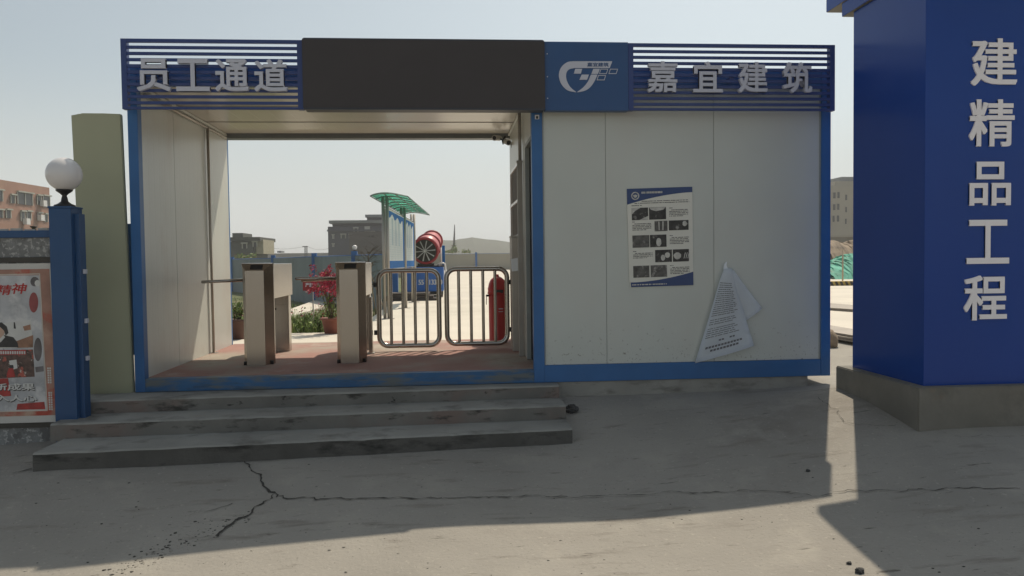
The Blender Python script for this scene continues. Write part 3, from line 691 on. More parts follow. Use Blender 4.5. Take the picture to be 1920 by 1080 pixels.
PDK = mat('print_charcoal', (.13, .12, .125), .5, var=.5, scale=7); PRB = mat('print_redblob', (.27, .06, .06), .5, var=.3, scale=6); PLN = mat('print_line', (.55, .5, .44), .5)  # charcoal, red and pale inks of the printed picture
def ell(u, v, a, b, m, off): ink('picture_detail', [(u+a*math.cos(k), v+b*math.sin(k)) for k in np.linspace(0, 2*math.pi, 22, endpoint=False)], m, off)
ell(64, 567, 8.5, 19, PRB, .0078); ell(66, 528, 8, 9, PDK, .0078); ell(71, 531, 5, 6, PWH, .0082); ell(72, 655, 7.5, 22, PDK, .0078); ink('picture_detail', [(67, 688), (82, 686), (83, 696), (68, 698)], PDK, .0078)
for pts in ([(74, 514), (76, 514), (90.5, 769), (88.5, 769)], [(-60, 515.5), (76, 512.5), (76, 514.5), (-60, 517.5)], [(-60, 772), (90, 768), (90, 770), (-60, 774)]): ink('border_line', pts, PLN, .0072)
ink('picture_detail', [(27, 604), (29, 604), (31, 616), (27, 616)], PBK, .0092)
ink('picture_detail', [(-20, 651), (-12, 632), (8, 628), (26, 632), (34, 642), (36, 651)], PBK, .0094)
ink('picture_detail', [(-6, 640), (-8, 616), (4, 612), (10, 622), (6, 634), (2, 640)], PSK, .0098)
ink('picture_detail', [(-8, 618), (-4, 606), (4, 604), (14, 612), (17, 624), (12, 629), (9, 620), (2, 613)], PBK, .0102)
ink('picture_detail', [(0, 636), (8, 628), (11, 632), (2, 642)], PWH, .0102)
ink('picture', [(-40, 657), (63, 655), (66, 706), (-40, 711)], mat('print_crowd', (.10, .06, .05), .5, var=.6, scale=26, stain=[((.42, .10, .07), 15, .55, .6), ((.55, .5, .45), 19, .58, .63)]))
ink('picture_detail', [(-40, 657), (50, 656), (50, 665), (-40, 666)], PRD, .0092)
ink('picture_detail', [(18, 676), (32, 674), (34, 690), (22, 694)], PWH, .0092); ink('picture_detail', [(14, 700), (18, 690), (26, 690), (30, 706), (14, 708)], PRD, .0096)
ink('picture_detail', [(19, 690), (20, 684), (26, 684), (27, 690)], PBK, .01)
bm = B()
for k in range(12):
    a = at(-4+k*4.4, 658.5, Y=YP-.0106); b = at(-4+k*4.4+3.2, 664, Y=YP-.0106); poly(bm, [(a.x, a.y, a.z), (b.x, b.y, a.z), (b.x, b.y, b.z), (a.x, a.y, b.z)])
put('banner_print', bm, PWH, s)
ink('picture_detail', [(-40, 711), (16, 709), (22, 742), (-40, 746)], PRD, .0092)
ink('picture_detail', [(34, 757), (84, 753), (86, 767), (32, 768)], PRD, .0092)
def wr(ch, u0, u1, v0, v1, m, off, bold=.02, skew=0.):
    a, b = fp(u0, v1), fp(u1, v0); glyphs('character', ch, m, s, a[0], b[0], a[1], b[1], YP-off, .001, bold, skew=skew)
LR = mat('print_letter_red', (.42, .02, .02), .5)
wr('精', -4, 22, 534, 553, LR, .0105, .012, .02); wr('神', 24, 50, 531, 551, LR, .0105, .012, .02)
for i, ch in enumerate('新成果'):
    wr(ch, -9.2+i*26.2, 15+i*26, 720, 733, PBK, .0105, .03); wr(ch, -10.2+i*26.2, 14+i*26, 718.5, 731.5, PWH, .0118, .03)
for i, ch in enumerate('入人心'):
    wr(ch, -5.2+i*26.2, 19+i*26, 741, 754, PBK, .0105, .03); wr(ch, -6.2+i*26.2, 18+i*26, 739.5, 752.5, PWH, .0118, .03)
bm = B()
for v0, v1 in ((689, 719), (735, 767)):
    v = v0
    while v < v1:
        for u in (89, 93):
            a = at(u+ (v-700)*.045, v, Y=YP-.0072); b = at(u+3+(v-700)*.045, v+3.2, Y=YP-.0072); poly(bm, [(a.x, a.y, a.z), (b.x, b.y, a.z), (b.x, b.y, b.z), (a.x, a.y, b.z)])
        v += 4.4
put('side_print', bm, PWH, s)
# pale green slab and a strip of blue fence behind it
bm = B()
prism(bm, [(-.459, 2.300), (-.40, 2.305), (-.375, 2.318), (-.2, 2.316), (-.07, 2.312), (-.064, 2.302), (-.026, -.02), (-.415, -.02)], 'y', .03, .075)
bmesh.ops.bevel(bm, geom=[e for e in bm.edges if abs((e.verts[0].co-e.verts[1].co).y) < .01], offset=.006, segments=2, affect='EDGES')
tag(put('gate_column', bm, OLIVE), 'tall pale green painted column between the lamp post and the cabin', 'column')
bm = B(); box(bm, -.62, -.10, .31, .36, .28, 1.42, bev=.004); o = tag(put('side_fence', bm, DBLUE), 'narrow blue fence piece behind the pale green column', 'fence')
# ------------------------------------------------------------------ red bin on the walkway floor
s = thing('litter_bin', (3.17, 2.36, ZF), 'red hydrant shaped litter bin with domed top behind the swing gate', 'litter bin')
c = (3.175, 2.36, ZF)
bm = B(); lathe(bm, [(.104, 0), (.106, .015), (.102, .03), (.104, .54), (.102, .56)], c, 28); put('body', bm, RED, s)
bm = B(); lathe(bm, [(.114, .56), (.116, .575), (.11, .59), (.11, .61), (.114, .622), (.108, .635), (.100, .68), (.08, .725), (.045, .755), (.02, .765), (.018, .785), (.006, .79)], c, 28); put('lid', bm, RED, s)
bm = B(); box(bm, c[0]-.05, c[0]+.06, c[1]-.112, c[1]-.095, ZF+.575, ZF+.615, bev=.006); put('opening', bm, BLACK, s)
bm = B(); box(bm, c[0]+.005, c[0]+.055, c[1]-.108, c[1]-.1, ZF+.39, ZF+.40); box(bm, c[0]+.005, c[0]+.055, c[1]-.108, c[1]-.1, ZF+.36, ZF+.366); put('label', bm, SILV, s)
bm = B(); tube(bm, [(c[0]-.1, c[1]-.03, ZF+.545), (c[0]-.135, c[1]-.03, ZF+.545)], .012, 8); tube(bm, [(c[0]-.128, c[1]-.03, ZF+.54), (c[0]-.132, c[1]-.03, ZF+.44)], .004, 6); put('latch', bm, BLACK, s)

# ------------------------------------------------------------------ lawn, path, plants
def lawn_z(y): t = min(max((y-5.2)/20, 0), 1); return -.03 - .67*t
bm = B(); rows = []
for y in axis_vals([(4.9, 30, .5), (30, 90, 4)]): rows.append([bm.verts.new((x, y, lawn_z(y)+.03*math.sin(x*1.3+y*.7)*math.sin(y*.9-x*.4))) for x in list(np.arange(-40, -6, 3))+list(np.arange(-6, 1.25, .6))+[1.198]])
for a, b in zip(rows, rows[1:]):
    for i in range(len(a)-1): bm.faces.new((a[i], a[i+1], b[i+1], b[i])).smooth = True
tag(put('lawn', bm, GRASSG), kind='structure')
def lat(u, v, off=0):
    d = ray(u, v); z = -.3
    for _ in range(60):
        t = (z-CP[2])/d[2]; q = CP+t*d; z = .5*z+.5*(lawn_z(q[1])+off)
    return Vector(q)
bm = B(); P = [lat(540, 594, .1), lat(640, 566, .1), lat(645, 545, .1), lat(610, 556, .1), lat(540, 581, .1)]
v0 = [bm.verts.new(q) for q in P]; v1 = [bm.verts.new(q-Vector((0, 0, .25))) for q in P]; bm.faces.new(v0)
for i in range(5): bm.faces.new((v0[i], v0[(i+1) % 5], v1[(i+1) % 5], v1[i]))
tag(put('path', bm, YARD), kind='structure')
def leafmat(name, c, var=.35):
    m = mat(name, c, .6, var=var, scale=9, spec=.3); bs = m.node_tree.nodes['Principled BSDF']; bs.inputs['Subsurface Weight'].default_value = 0
    return m
LG = [leafmat('leaf_light', (.23, .31, .07)), leafmat('leaf_mid', (.13, .2, .045)), leafmat('leaf_dark', (.05, .08, .022)), leafmat('leaf_dry', (.20, .15, .07))]
RF = [leafmat('petal_bright', (.48, .04, .09)), leafmat('petal_dark', (.20, .015, .035))]
def leaf(bm, c, s, mi, up=.3):
    d = Vector((random.gauss(0, 1), random.gauss(0, 1), random.gauss(up, 1))).normalized(); u, w = frame_at(d)
    bm.faces.new([bm.verts.new(c+u*s), bm.verts.new(c+w*s*.45), bm.verts.new(c-u*s), bm.verts.new(c-w*s*.45)]).material_index = mi
def blade(bm, c, h, w, mi):
    a = random.uniform(0, 6.3); l = Vector((math.cos(a), math.sin(a), 0)); k = Vector((-l.y, l.x, 0))*w
    m = c+Vector((0, 0, h*.6))+l*h*.15; t = c+Vector((0, 0, h*random.uniform(.8, 1)))+l*h*random.uniform(.2, .6)
    v = [bm.verts.new(q) for q in (c-k, c+k, m+k*.7, m-k*.7, t)]; bm.faces.new(v[:4]).material_index = mi; bm.faces.new((v[3], v[2], v[4])).material_index = mi
bm = B(); hmap = [(random.uniform(-.9, 1.1), random.uniform(5.0, 7.6), random.uniform(.25, .6), random.uniform(.26, .44)) for _ in range(120)]
for cx, cy, r, h in hmap:
    m0 = random.choice((0, 0, 1, 1, 1, 2))
    for _ in range(90):
        a = random.uniform(0, 6.3); rr = r*math.sqrt(random.random()); x, y = min(cx+rr*math.cos(a), 1.15), max(cy+rr*math.sin(a), 4.93)
        z = lawn_z(y); hh = h*math.sqrt(max(0, 1-(rr/r)**2))*random.uniform(.3, 1.1)+.03
        if random.random() < .6: blade(bm, Vector((x, y, z)), hh, .008, m0 if random.random() < .6 else random.choice((0, 1, 2, 3)))
        else: leaf(bm, Vector((x, y, z+hh*random.uniform(.5, 1))), random.uniform(.015, .035), m0 if random.random() < .7 else random.choice((0, 2)))
    if random.random() < .3:
        for _ in range(6): leaf(bm, Vector((min(cx+random.gauss(0, r*.4), 1.1), cy+random.gauss(0, r*.4), lawn_z(cy)+h*random.uniform(.7, 1.1))), .02, 4)
tag(put('shrub_bed', bm, LG+RF), 'overgrown green planting bed beyond the turnstiles', 'plants', kind='stuff')
bm = B()
for _ in range(9000):
    y = 9+random.random()**1.5*24; x = random.uniform(-14, 1.1); blade(bm, Vector((x, y, lawn_z(y)-.02)), random.uniform(.06, .2), .012, random.choice((0, 1, 1, 3)))
tag(put('grass', bm, LG), 'rough grass on the sunken lawn before the far fence', 'grass', kind='stuff')
TERRA = mat('terracotta', (.24, .085, .06), .7, var=.15, bump=.1); POTB = mat('brown_pot', (.11, .055, .042), .7, var=.15); BARK = mat('bark', (.11, .085, .06), .9, var=.3, scale=15)
def pot(x, y, z, r, h, label, flower, seed):
    rnd = random.getstate(); random.seed(seed)
    s = thing('potted_plant', (x, y, z), label, 'potted plant')
    bm = B(); lathe(bm, [(r*.68, 0), (r*.93, h*.86), (r*1.06, h*.87), (r*1.06, h), (r*.92, h), (r*.9, h*.9), (.01, h*.9)], (x, y, z), 24); put('pot', bm, TERRA if flower else POTB, s)
    bm = B(); tips = []
    for k in range(11 if flower else 9):
        a = random.uniform(0, 6.3); sp = random.uniform(.05, .20) if flower else random.uniform(.05, .12); hh = random.uniform(.4, .72) if flower else random.uniform(.10, .26)
        p0 = Vector((x+random.gauss(0, .02), y+random.gauss(0, .02), z+h*.9)); p2 = p0+Vector((sp*math.cos(a)-(.10 if flower else 0), sp*math.sin(a), hh)); p1 = p0.lerp(p2, .5)+Vector((0, 0, .05))
        tube(bm, [p0, p1, p2], [.008, .006, .003], 6); tips += [(p0, p1, p2)]
    put('stem', bm, BARK, s)
    bm = B()
    for p0, p1, p2 in tips:
        for _ in range(60 if flower else 16):
            t = random.random(); q = (p0.lerp(p1, t*2) if t < .5 else p1.lerp(p2, t*2-1))+Vector((random.gauss(0, .04), random.gauss(0, .04), random.gauss(0, .035)))
            if flower and t > .5 and random.random() < .85: continue
            leaf(bm, q, random.uniform(.012, .028) if flower else random.uniform(.02, .045), random.choice((0, 1, 1, 2)))
    put('foliage', bm, LG, s)
    if flower:
        bm = B()
        for p0, p1, p2 in tips:
            for _ in range(12):
                cc = p1.lerp(p2, random.uniform(.3, 1.1))+Vector((random.gauss(-.01, .07), random.gauss(0, .07), random.gauss(0, .04)))
                for _ in range(16): leaf(bm, cc+Vector((random.gauss(0, .022), random.gauss(0, .022), random.gauss(0, .02))), random.uniform(.012, .024), random.choice((0, 0, 1)))
        put('flowers', bm, RF, s)
    random.setstate(rnd)
pot(.93, 4.75, .04, .155, .225, 'terracotta pot of red bougainvillea beside the planting bed', True, 3)
pot(-.24, 4.15, .04, .135, .27, 'brown planter with leafy plant by the left wall rear corner', False, 5)
# small red warning board among the flowers
s = thing('warning_board', (.62, 5.15, -.02), 'small red lawn board with white characters beside the bougainvillea', 'sign')
a, b = at(568, 545, Y=5.15), at(604, 522, Y=5.15)
bm = B(); box(bm, a.x, b.x, 5.14, 5.155, a.z, b.z, bev=.003); put('board', bm, mat('board_red', (.24, .02, .025), .6), s)
bm = B(); tube(bm, [((a.x+b.x)/2, 5.162, -.1), ((a.x+b.x)/2, 5.162, a.z+.1)], .01, 8); put('stake', bm, STEELD, s)
a2, b2 = at(573, 538, Y=5.14), at(600, 530, Y=5.14); glyphs('lettering', '严禁入内', SILV, s, a2.x, b2.x, a2.z, b2.z, 5.138, .002, .02)

# ------------------------------------------------------------------ notice board with green canopy
s = thing('notice_board', (1.6, 10.2, .04), 'long notice board on steel posts under an arched green canopy', 'notice board')
PA, PBm, PC = Vector((1.505, 7.41, .04)), Vector((1.635, 10.55, .04)), Vector((1.735, 13.0, .04))
for q in (PA, PBm, PC):
    bm = B()
    for dx in (-.035, .035): tube(bm, [q+Vector((dx, 0, 0)), q+Vector((dx, 0, 2.17))], .03, 12)
    pst = put('post', bm, STEELD, s)
    bm = B(); box(bm, q.x-.13, q.x+.13, q.y-.08, q.y+.08, .04, .05); put('foot_plate', bm, STEELD, pst)
NW = mat('board_white', (.60, .64, .64), .6, spec=.2, var=.06, scale=3); NB = mat('board_blue', (.02, .13, .38), .75, var=.1, scale=4, spec=.15)
for a, b in ((PA, PBm), (PBm, PC)):
    d = (b-a).normalized(); A_ = a+d*.1; B_ = b-d*.1; n = Vector((d.y, -d.x, 0))
    def slab(name, t0, t1, z0, z1, off, th, m, par):
        bm = B(); p, q = A_.lerp(B_, t0), A_.lerp(B_, t1); fr = []
        for z in (z0, z1):
            for c_ in (p+n*off, q+n*off, q+n*(off-th), p+n*(off-th)): fr.append(bm.verts.new((c_.x, c_.y, z)))
        for f in ((0,1,2,3),(4,7,6,5),(0,4,5,1),(1,5,6,2),(2,6,7,3),(3,7,4,0)): bm.faces.new([fr[i] for i in f])
        return put(name, bm, m, par)
    bd = slab('board', 0, 1, .92, 2.0, .03, .06, NW, s)
    slab('blue_band', .01, .99, .93, 1.07, .033, .002, NB, bd); slab('blue_band', .9, .99, 1.071, 1.98, .033, .002, NB, bd)
    bm = B(); up = []; lo = []
    for k in range(25):
        t = .01+.89*k/24; q = A_.lerp(B_, t)+n*.033; up.append(bm.verts.new((q.x, q.y, 1.98))); lo.append(bm.verts.new((q.x, q.y, 1.90-.045*math.sin(k*.75)-.05*t)))
    for i in range(24): bm.faces.new((up[i], up[i+1], lo[i+1], lo[i]))
    put('blue_header', bm, NB, bd)
    bm = B()
    for k in range(13):
        z = 1.1+k*.045
        if z < 1.66: p, q = A_.lerp(B_, .06)+n*.0335, A_.lerp(B_, .84)+n*.0335; poly(bm, [(p.x, p.y, z), (q.x, q.y, z), (q.x, q.y, z+.004), (p.x, p.y, z+.004)])
    for k in range(16):
        t = .06+.78*k/15; p, q = A_.lerp(B_, t)+n*.0336, A_.lerp(B_, t+.006)+n*.0336; poly(bm, [(p.x, p.y, 1.1), (q.x, q.y, 1.1), (q.x, q.y, 1.64), (p.x, p.y, 1.64)])
    for k in range(3):
        t = .2+.2*k; p, q = A_.lerp(B_, t)+n*.0338, A_.lerp(B_, t+.07)+n*.0338; poly(bm, [(p.x, p.y, 1.36), (q.x, q.y, 1.36), (q.x, q.y, 1.86), (p.x, p.y, 1.86)])
    put('table_print', bm, mat('print_bluegrey', (.32, .42, .48), .5), bd)
    bm = B(); box(bm, -.02, .02, -.02, .02, 0, 0.01); bm.clear()
    tube(bm, [A_+Vector((0, 0, 1.985)), B_+Vector((0, 0, 1.985))], .02, 8); put('rail', bm, STEELT, s)
GC = mat('green_polycarbonate', (.08, .55, .40), .25, var=.08); gb = GC.node_tree.nodes['Principled BSDF']; gb.inputs['Transmission Weight'].default_value = .55; gb.inputs['IOR'].default_value = 1.1; gb.inputs['Roughness'].default_value = .5
def arch(t): return (-.21+.64*t, 2.205+.055*math.sin(math.pi*min(1, t*1.02)**.8)-.012*t)
bm = B(); N = 14; y0, y1 = 7.08, 12.75; R = []
for Y in np.linspace(y0, y1, 12):
    cx = 1.505+(Y-7.41)*.0412; R.append([bm.verts.new((cx+arch(k/N)[0], Y, arch(k/N)[1])) for k in range(N+1)])
for a, b in zip(R, R[1:]):
    for k in range(N): bm.faces.new((a[k], a[k+1], b[k+1], b[k])).smooth = True
bmesh.ops.solidify(bm, geom=bm.faces[:], thickness=.008); put('canopy', bm, GC, s)
bm = B()
for Y in np.linspace(y0, y1, 9):
    cx = 1.505+(Y-7.41)*.0412; tube(bm, [(cx+arch(k/N)[0], Y, arch(k/N)[1]-.016) for k in range(N+1)], .011, 6)
for t in (0, .33, .66, 1): tube(bm, [(1.505+(y0-7.41)*.0412+arch(t)[0], y0, arch(t)[1]-.016), (1.505+(y1-7.41)*.0412+arch(t)[0], y1, arch(t)[1]-.016)], .010, 6)
put('canopy_rib', bm, mat('rib_grey', (.16, .20, .19), .5), s)
# sapling with props beside it
s = thing('sapling', (1.1, 8.6, -.1), 'bare brown sapling propped by thin sticks left of the notice board', 'sapling')
bm = B(); q0 = Vector((1.02, 9.3, -.2)); tube(bm, [q0, q0+Vector((.02, 0, .7)), q0+Vector((-.02, 0, 1.45))], [.02, .016, .008], 8); put('trunk', bm, BARK, s)
bm = B()
for k in range(46):
    b0 = q0+Vector((0, 0, random.uniform(.6, 1.45))); a = random.uniform(0, 6.3); ln = random.uniform(.2, .5); b1 = b0+Vector((math.cos(a)*ln*.8, math.sin(a)*ln*.8, ln*random.uniform(.1, .8)))
    tube(bm, [b0, b0.lerp(b1, .5)+Vector((random.gauss(0, .03), 0, .02)), b1], [.005, .004, .002], 4)
    for _ in range(3): tube(bm, [b0.lerp(b1, .6), b0.lerp(b1, .6)+Vector((random.gauss(0, .1), random.gauss(0, .1), random.gauss(.04, .06)))], [.003, .0015], 4)
put('twigs', bm, BARK, s)
bm = B()
for dx, dy in ((-.5, -.2), (.42, -.1), (.1, .5)): tube(bm, [q0+Vector((dx, dy, -.05)), q0+Vector((-dx*.15, -dy*.15, 1.25))], .013, 6)
put('prop', bm, mat('prop_wood', (.32, .26, .18), .8), s)

# ------------------------------------------------------------------ fog cannon on its tank
s = thing('fog_cannon', (2.0, 15.5, .04), 'red fog cannon mounted on a blue water tank trailer', 'fog cannon')
ax = Vector((.17, 1.3, .30)).normalized(); c0 = Vector((1.965, 15.0, 1.335))
bm = B(); lathe(bm, [(.33, .02), (.345, .03), (.335, .55), (.30, .75), (.27, 1.35), (.26, 1.36)], c0, 32, axis=ax); put('barrel', bm, REDL, s)
u, w = frame_at(ax)
RING = mat('ring_red', (.27, .022, .03), .5)
for h, r in ((.0, .345), (.56, .335), (1.34, .275)):
    bm = B(); tube(bm, [c0+ax*h+(u*math.cos(a)+w*math.sin(a))*r for a in np.linspace(0, 2*math.pi, 40, endpoint=False)], .04, 8, closed=True); put('ring', bm, RING, s)
bm = B(); lathe(bm, [(.30, -.028), (.32, .0), (.30, .015)], c0, 32, axis=ax); fan = put('fan', bm, BLACK, s)
bm = B(); u, w = frame_at(ax)
for k in range(10):
    a = 2*math.pi*k/10; dd = u*math.cos(a)+w*math.sin(a); e = ax.cross(dd)
    q = c0-ax*.04; poly(bm, [q+dd*.05+e*.012, q+dd*.29+e*.035-ax*.012, q+dd*.29-e*.0+ax*0, q+dd*.05-e*.012])
lathe(bm, [(.05, -.055), (.045, -.045), (.05, -.03)], c0, 16, axis=ax); put('blades', bm, mat('blade_grey', (.32, .33, .33), .4), fan)
bm = B(); lathe(bm, [(.002, -.062), (.016, -.061), (.016, -.055)], c0, 12, axis=ax); put('hub', bm, GLOBE, fan)
bm = B(); box(bm, 2.42, 2.50, 15.5, 15.62, .9, 1.48, bev=.01); box(bm, 1.62, 1.70, 15.5, 15.62, .9, 1.48, bev=.01); put('yoke', bm, NB, s)
bm = B(); tube(bm, [(2.40, 15.3, .9), (2.39, 15.3, 1.42)], .02, 8); put('strut', bm, GLOBE, s)
bm = B(); box(bm, 1.35, 2.46, 15.0, 17.2, .22, .89, bev=.04); tk = put('tank', bm, mat('tank_blue', (.02, .12, .42), .35, var=.1), s)
a, b = at(785, 534, Y=15), at(829, 524, Y=15); glyphs('lettering', '55 813390', PWH, tk, a.x, b.x, a.z, b.z, 14.996, .003, .015)
bm = B(); box(bm, 1.3, 2.5, 15.05, 17.15, .89, .93, bev=.01); box(bm, 1.75, 2.2, 15.1, 15.8, .93, .99, bev=.01); put('deck', bm, BLACK, s)
bm = B(); box(bm, 1.4, 2.4, 15.1, 17.1, .13, .215); put('chassis', bm, BLACK, s)
for x, y in ((1.42, 15.5), (2.38, 15.5), (1.42, 16.8), (2.38, 16.8)):
    bm = B(); lathe(bm, [(.1, -.05), (.13, -.04), (.13, .04), (.1, .05)], (x, y, .17), 18, axis=(1, 0, 0)); put('wheel', bm, BLACK, s)
bm = B(); tube(bm, [(2.3, 15.1, .95), (2.42, 15.0, 1.0), (2.5, 15.0, .97), (2.52, 15.02, .8), (2.49, 15.03, .6)], .025, 8); put('hose', bm, GLOBE, s)
s = thing('pallet_stack', (1.2, 14, .04), 'low stack of dark boards on the ground behind the notice board', 'boards')
bm = B()
for k in range(3): box(bm, .9+.1*k, 2.3-.1*k, 13.6, 14.2+.1*k, .042+.07*k, .10+.07*k, bev=.005)
put('boards', bm, mat('dark_boards', (.05, .04, .035), .8, var=.3), s)

# ------------------------------------------------------------------ far fence of the yard
FB = mat('far_panel_bluegrey', (.17, .22, .25), .6, var=.08, scale=.5, stain=[((.12, .17, .18), .8, .5, .7, (1, 1, .4))]); FBG = mat('far_panel_beige', (.33, .31, .25), .7, var=.08, scale=.3); FP = mat('far_post_blue', (.02, .12, .36), .5)
def far_fence(P, z0, z1, m, label, lamp=()):
    s = thing('yard_fence', P[0], label, 'fence')
    bm = B()
    for a, b in zip(P, P[1:]):
        d = (Vector(b)-Vector(a)).normalized(); n = Vector((-d.y, d.x, 0))*.03
        pts = [Vector(a)-n, Vector(b)-n, Vector(b)+n, Vector(a)+n]; prism(bm, [(q.x, q.y) for q in pts], 'z', z0, z1)
    put('panel', bm, m, s)
    bm = B()
    for a, b in zip(P, P[1:]): tube(bm, [(a[0], a[1], z1+.01), (b[0], b[1], z1+.01)], .022, 6)
    put('top_rail', bm, FP, s)
    for i, a in enumerate(P):
        bm = B(); box(bm, a[0]-.1, a[0]+.1, a[1]-.12, a[1]+.06, z0, z1+.16); put('post', bm, FP, s)
P = [at(u, 500, Y=y) for u, y in ((420, 46), (436, 43), (513, 34), (590, 26), (665, 21), (740, 18))]
P = [(q.x, q.y, -.7) for q in P]
far_fence(P[:], -.74, 1.26, FB, 'blue grey panel fence with blue posts running behind the turnstiles')
P = [at(u, 500, Y=y) for u, y in ((700, 78), (790, 76), (893, 74), (1000, 72), (1110, 70), (1220, 68), (1330, 66), (1440, 64))]
far_fence([(q.x, q.y, .04) for q in P], -.7, 1.66, FBG, 'beige panel fence with blue posts closing off the far yard')
def far_lamp(u, v, y, label):
    q = at(u, v, Y=y); s = thing('globe_lamp', (q.x, q.y, 1.4), label, 'lamp'); bm = B(); lathe(bm, [(.07, 1.4-q.z), (.03, -.2), (.05, -.1)], q, 10); put('stand', bm, BLACK, s)
    bm = B(); bmesh.ops.create_uvsphere(bm, u_segments=16, v_segments=10, radius=.085, matrix=Matrix.Translation(q)); put('globe', bm, GLOBE, s, smooth=True)
far_lamp(665, 464, 21, 'tiny white globe lamp on the far blue grey fence')

# ------------------------------------------------------------------ buildings beyond
HOLE = mat('window_dark', (.035, .04, .045), .3, var=.2)
def building(name, corner, rz, L, Dp, z0, z1, m, label, wins, roofs=(), band=None, winm=HOLE, framem=None, cat='building'):
    """local x runs along the facade from the corner, y into depth; facade at y=0"""
    s = thing(name, corner, label, cat, rz=rz)
    bm = B(); box(bm, 0, L, 0, Dp, z0, z1); put('wall', bm, m, s, local=True)
    for (x0, x1, y0, y1, a, b, mm) in roofs:
        bm = B(); box(bm, x0, x1, y0, y1, a, b); put('roof' if b-a < .5 else 'roof_block', bm, mm, s, local=True)
    for (x0, x1, a, b) in wins:
        bm = B(); box(bm, x0, x1, -.06, .05, a, b); w = put('window', bm, winm, s, local=True)
        if framem:
            bm = B(); n = max(1, int((x1-x0)/.8))
            for k in range(n+1): box(bm, x0+(x1-x0)*k/n-.05, x0+(x1-x0)*k/n+.05, -.1, -.061, a, b)
            box(bm, x0-.1, x1+.1, -.25, -.0601, b, b+.12); put('frame', bm, framem, w, local=True)
    return s
PINKW = mat('pink_render', (.36, .20, .15), .85, var=.1, scale=.25, stain=[((.42, .30, .2), .3, .5, .7, (1, 1, .3))])
c = at(95, 430, Y=72); cl = at(0, 430, Y=64); c2 = Vector((c.x, c.y, 0)); d = Vector((cl.x-c.x, cl.y-c.y, 0)); L_ = d.length
rz = math.atan2(-d.y, -d.x); LL = 22
org = c2 + d.normalized()*LL
k = L_/95                                                # metres per photo pixel along the facade
def fx(u): return LL-(95-u)*k
sc = 79/F
def hz(u, v):                                            # height at that facade column
    yy = c.y+(cl.y-c.y)*(95-u)/95; return at(u, v, Y=yy).z
W3 = [(fx(31), fx(59), hz(45, 384), hz(45, 362)), (fx(-6), fx(5), hz(0, 377), hz(0, 357)), (fx(19), fx(26), hz(22, 381), hz(22, 366)), (fx(68), fx(76), hz(72, 384), hz(72, 367)), (fx(80), fx(93.5), hz(87, 389), hz(87, 368)),
      (fx(-3), fx(4), hz(0, 408), hz(0, 394)), (fx(10), fx(18), hz(14, 409), hz(14, 394)), (fx(36), fx(43), hz(40, 415), hz(40, 397)), (fx(47), fx(55), hz(51, 413), hz(51, 397)), (fx(68), fx(75), hz(72, 413), hz(72, 400)), (fx(82), fx(88), hz(85, 416), hz(85, 402))]
PF = mat('pale_frame', (.42, .42, .38), .7)
pk = building('apartment_block', org, rz, LL, 11, -1, hz(95, 352), PINKW, 'pink rendered apartment block behind the left fence wall', W3,
     [(LL-26*0-fx(0)*0-22, fx(18), 2, 8, hz(10, 341), hz(10, 335), mat('roof_brown', (.13, .09, .08), .8)), (0, fx(19)-.4, 2.4, 7.6, hz(95, 352), hz(10, 341), PINKW)], framem=PF)
for u, v in ((76, 383), (42, 417), (70, 410)):
    bm = B(); box(bm, fx(u)-.3, fx(u)+.3, -.45, -.11, hz(u, v)-.2, hz(u, v)+.35); put('air_conditioner', bm, GLOBE, pk, local=True)
bm = B(); q = at(63, 431, Y=9); lathe(bm, [(.03, 0), (.03, .035), (.06, .05), (.06, .07), (.01, .072)], q-Vector((0, 0, .0)), 10); lathe(bm, [(.02, -1.6), (.02, 0)], q, 8)
tag(put('fence_lamp_stub', bm, BLACK), 'black mushroom shaped lamp stub seen above the left fence wall', 'lamp')
GREYB = mat('grey_render', (.10, .105, .095), .85, var=.1, scale=.3); SLATE = mat('slate_render', (.085, .085, .105), .85, var=.12, scale=.2); SLATEB = mat('slate_brown', (.085, .072, .066), .85, var=.2, scale=.3); PALE = mat('pale_parapet', (.20, .21, .22), .8, var=.2, scale=.7)
def blk(u0, u1, v0, v1, Y): a, b = at(u0, v1, Y=Y), at(u1, v0, Y=Y); return a.x, b.x, a.z, b.z
def facade(name, Y, dp, base, m, label, wins, blocks, framem=None):
    x0, x1, z0, z1 = blk(*base, Y); o = Vector((x0, Y, 0))
    def lw(r): a, b, c_, d_ = blk(*r, Y); return (a-x0, b-x0, c_, d_)
    rf = []
    for r, y0, y1, mm in blocks: a, b, c_, d_ = lw(r); rf.append((a, b, y0, y1, c_, d_, mm))
    return building(name, o, 0, x1-x0, dp, -1, z1, m, label, [lw(r) for r in wins], rf, framem=framem)
facade('house', 70, 6, (433, 474, 452, 500), GREYB, 'grey flat roofed house beyond the left end of the fence', [(455, 463, 457, 466), (475, 482, 454, 463)],
       [((432, 489, 444.5, 452), -.4, 6.3, mat('grey_roof', (.085, .088, .08), .9)), ((433, 453, 436.5, 444.4), .5, 4, GREYB), ((479, 492, 449, 476), .3, 5, mat('cream_wall', (.40, .36, .27), .85)), ((474.2, 478.8, 452, 490), .3, 5, GREYB)], PF)
facade('apartment_block', 90, 12, (616, 735, 424, 492), SLATE, 'dark slate grey block with stepped roof behind the fence', [(624, 626, 441, 448), (624, 626, 458, 463), (664, 671, 428, 436), (697, 702, 434, 439), (696, 705, 444, 450), (640, 648, 440, 447), (655, 661, 440, 447)],
       [((621, 735, 416, 423.9), 1, 12, SLATE), ((617, 735, 412.5, 419), -.2, 12.6, PALE), ((614, 735, 430, 434), -.45, -.003, SLATE), ((685, 735, 406, 412.4), 2, 9, SLATE), ((682, 735, 400.5, 406), 1.6, 9.5, PALE), ((656, 735, 434.2, 492), -.25, -.004, SLATEB), ((684, 694, 424.2, 434), -.3, -.006, mat('pale_box', (.4, .4, .38), .8))], PF)
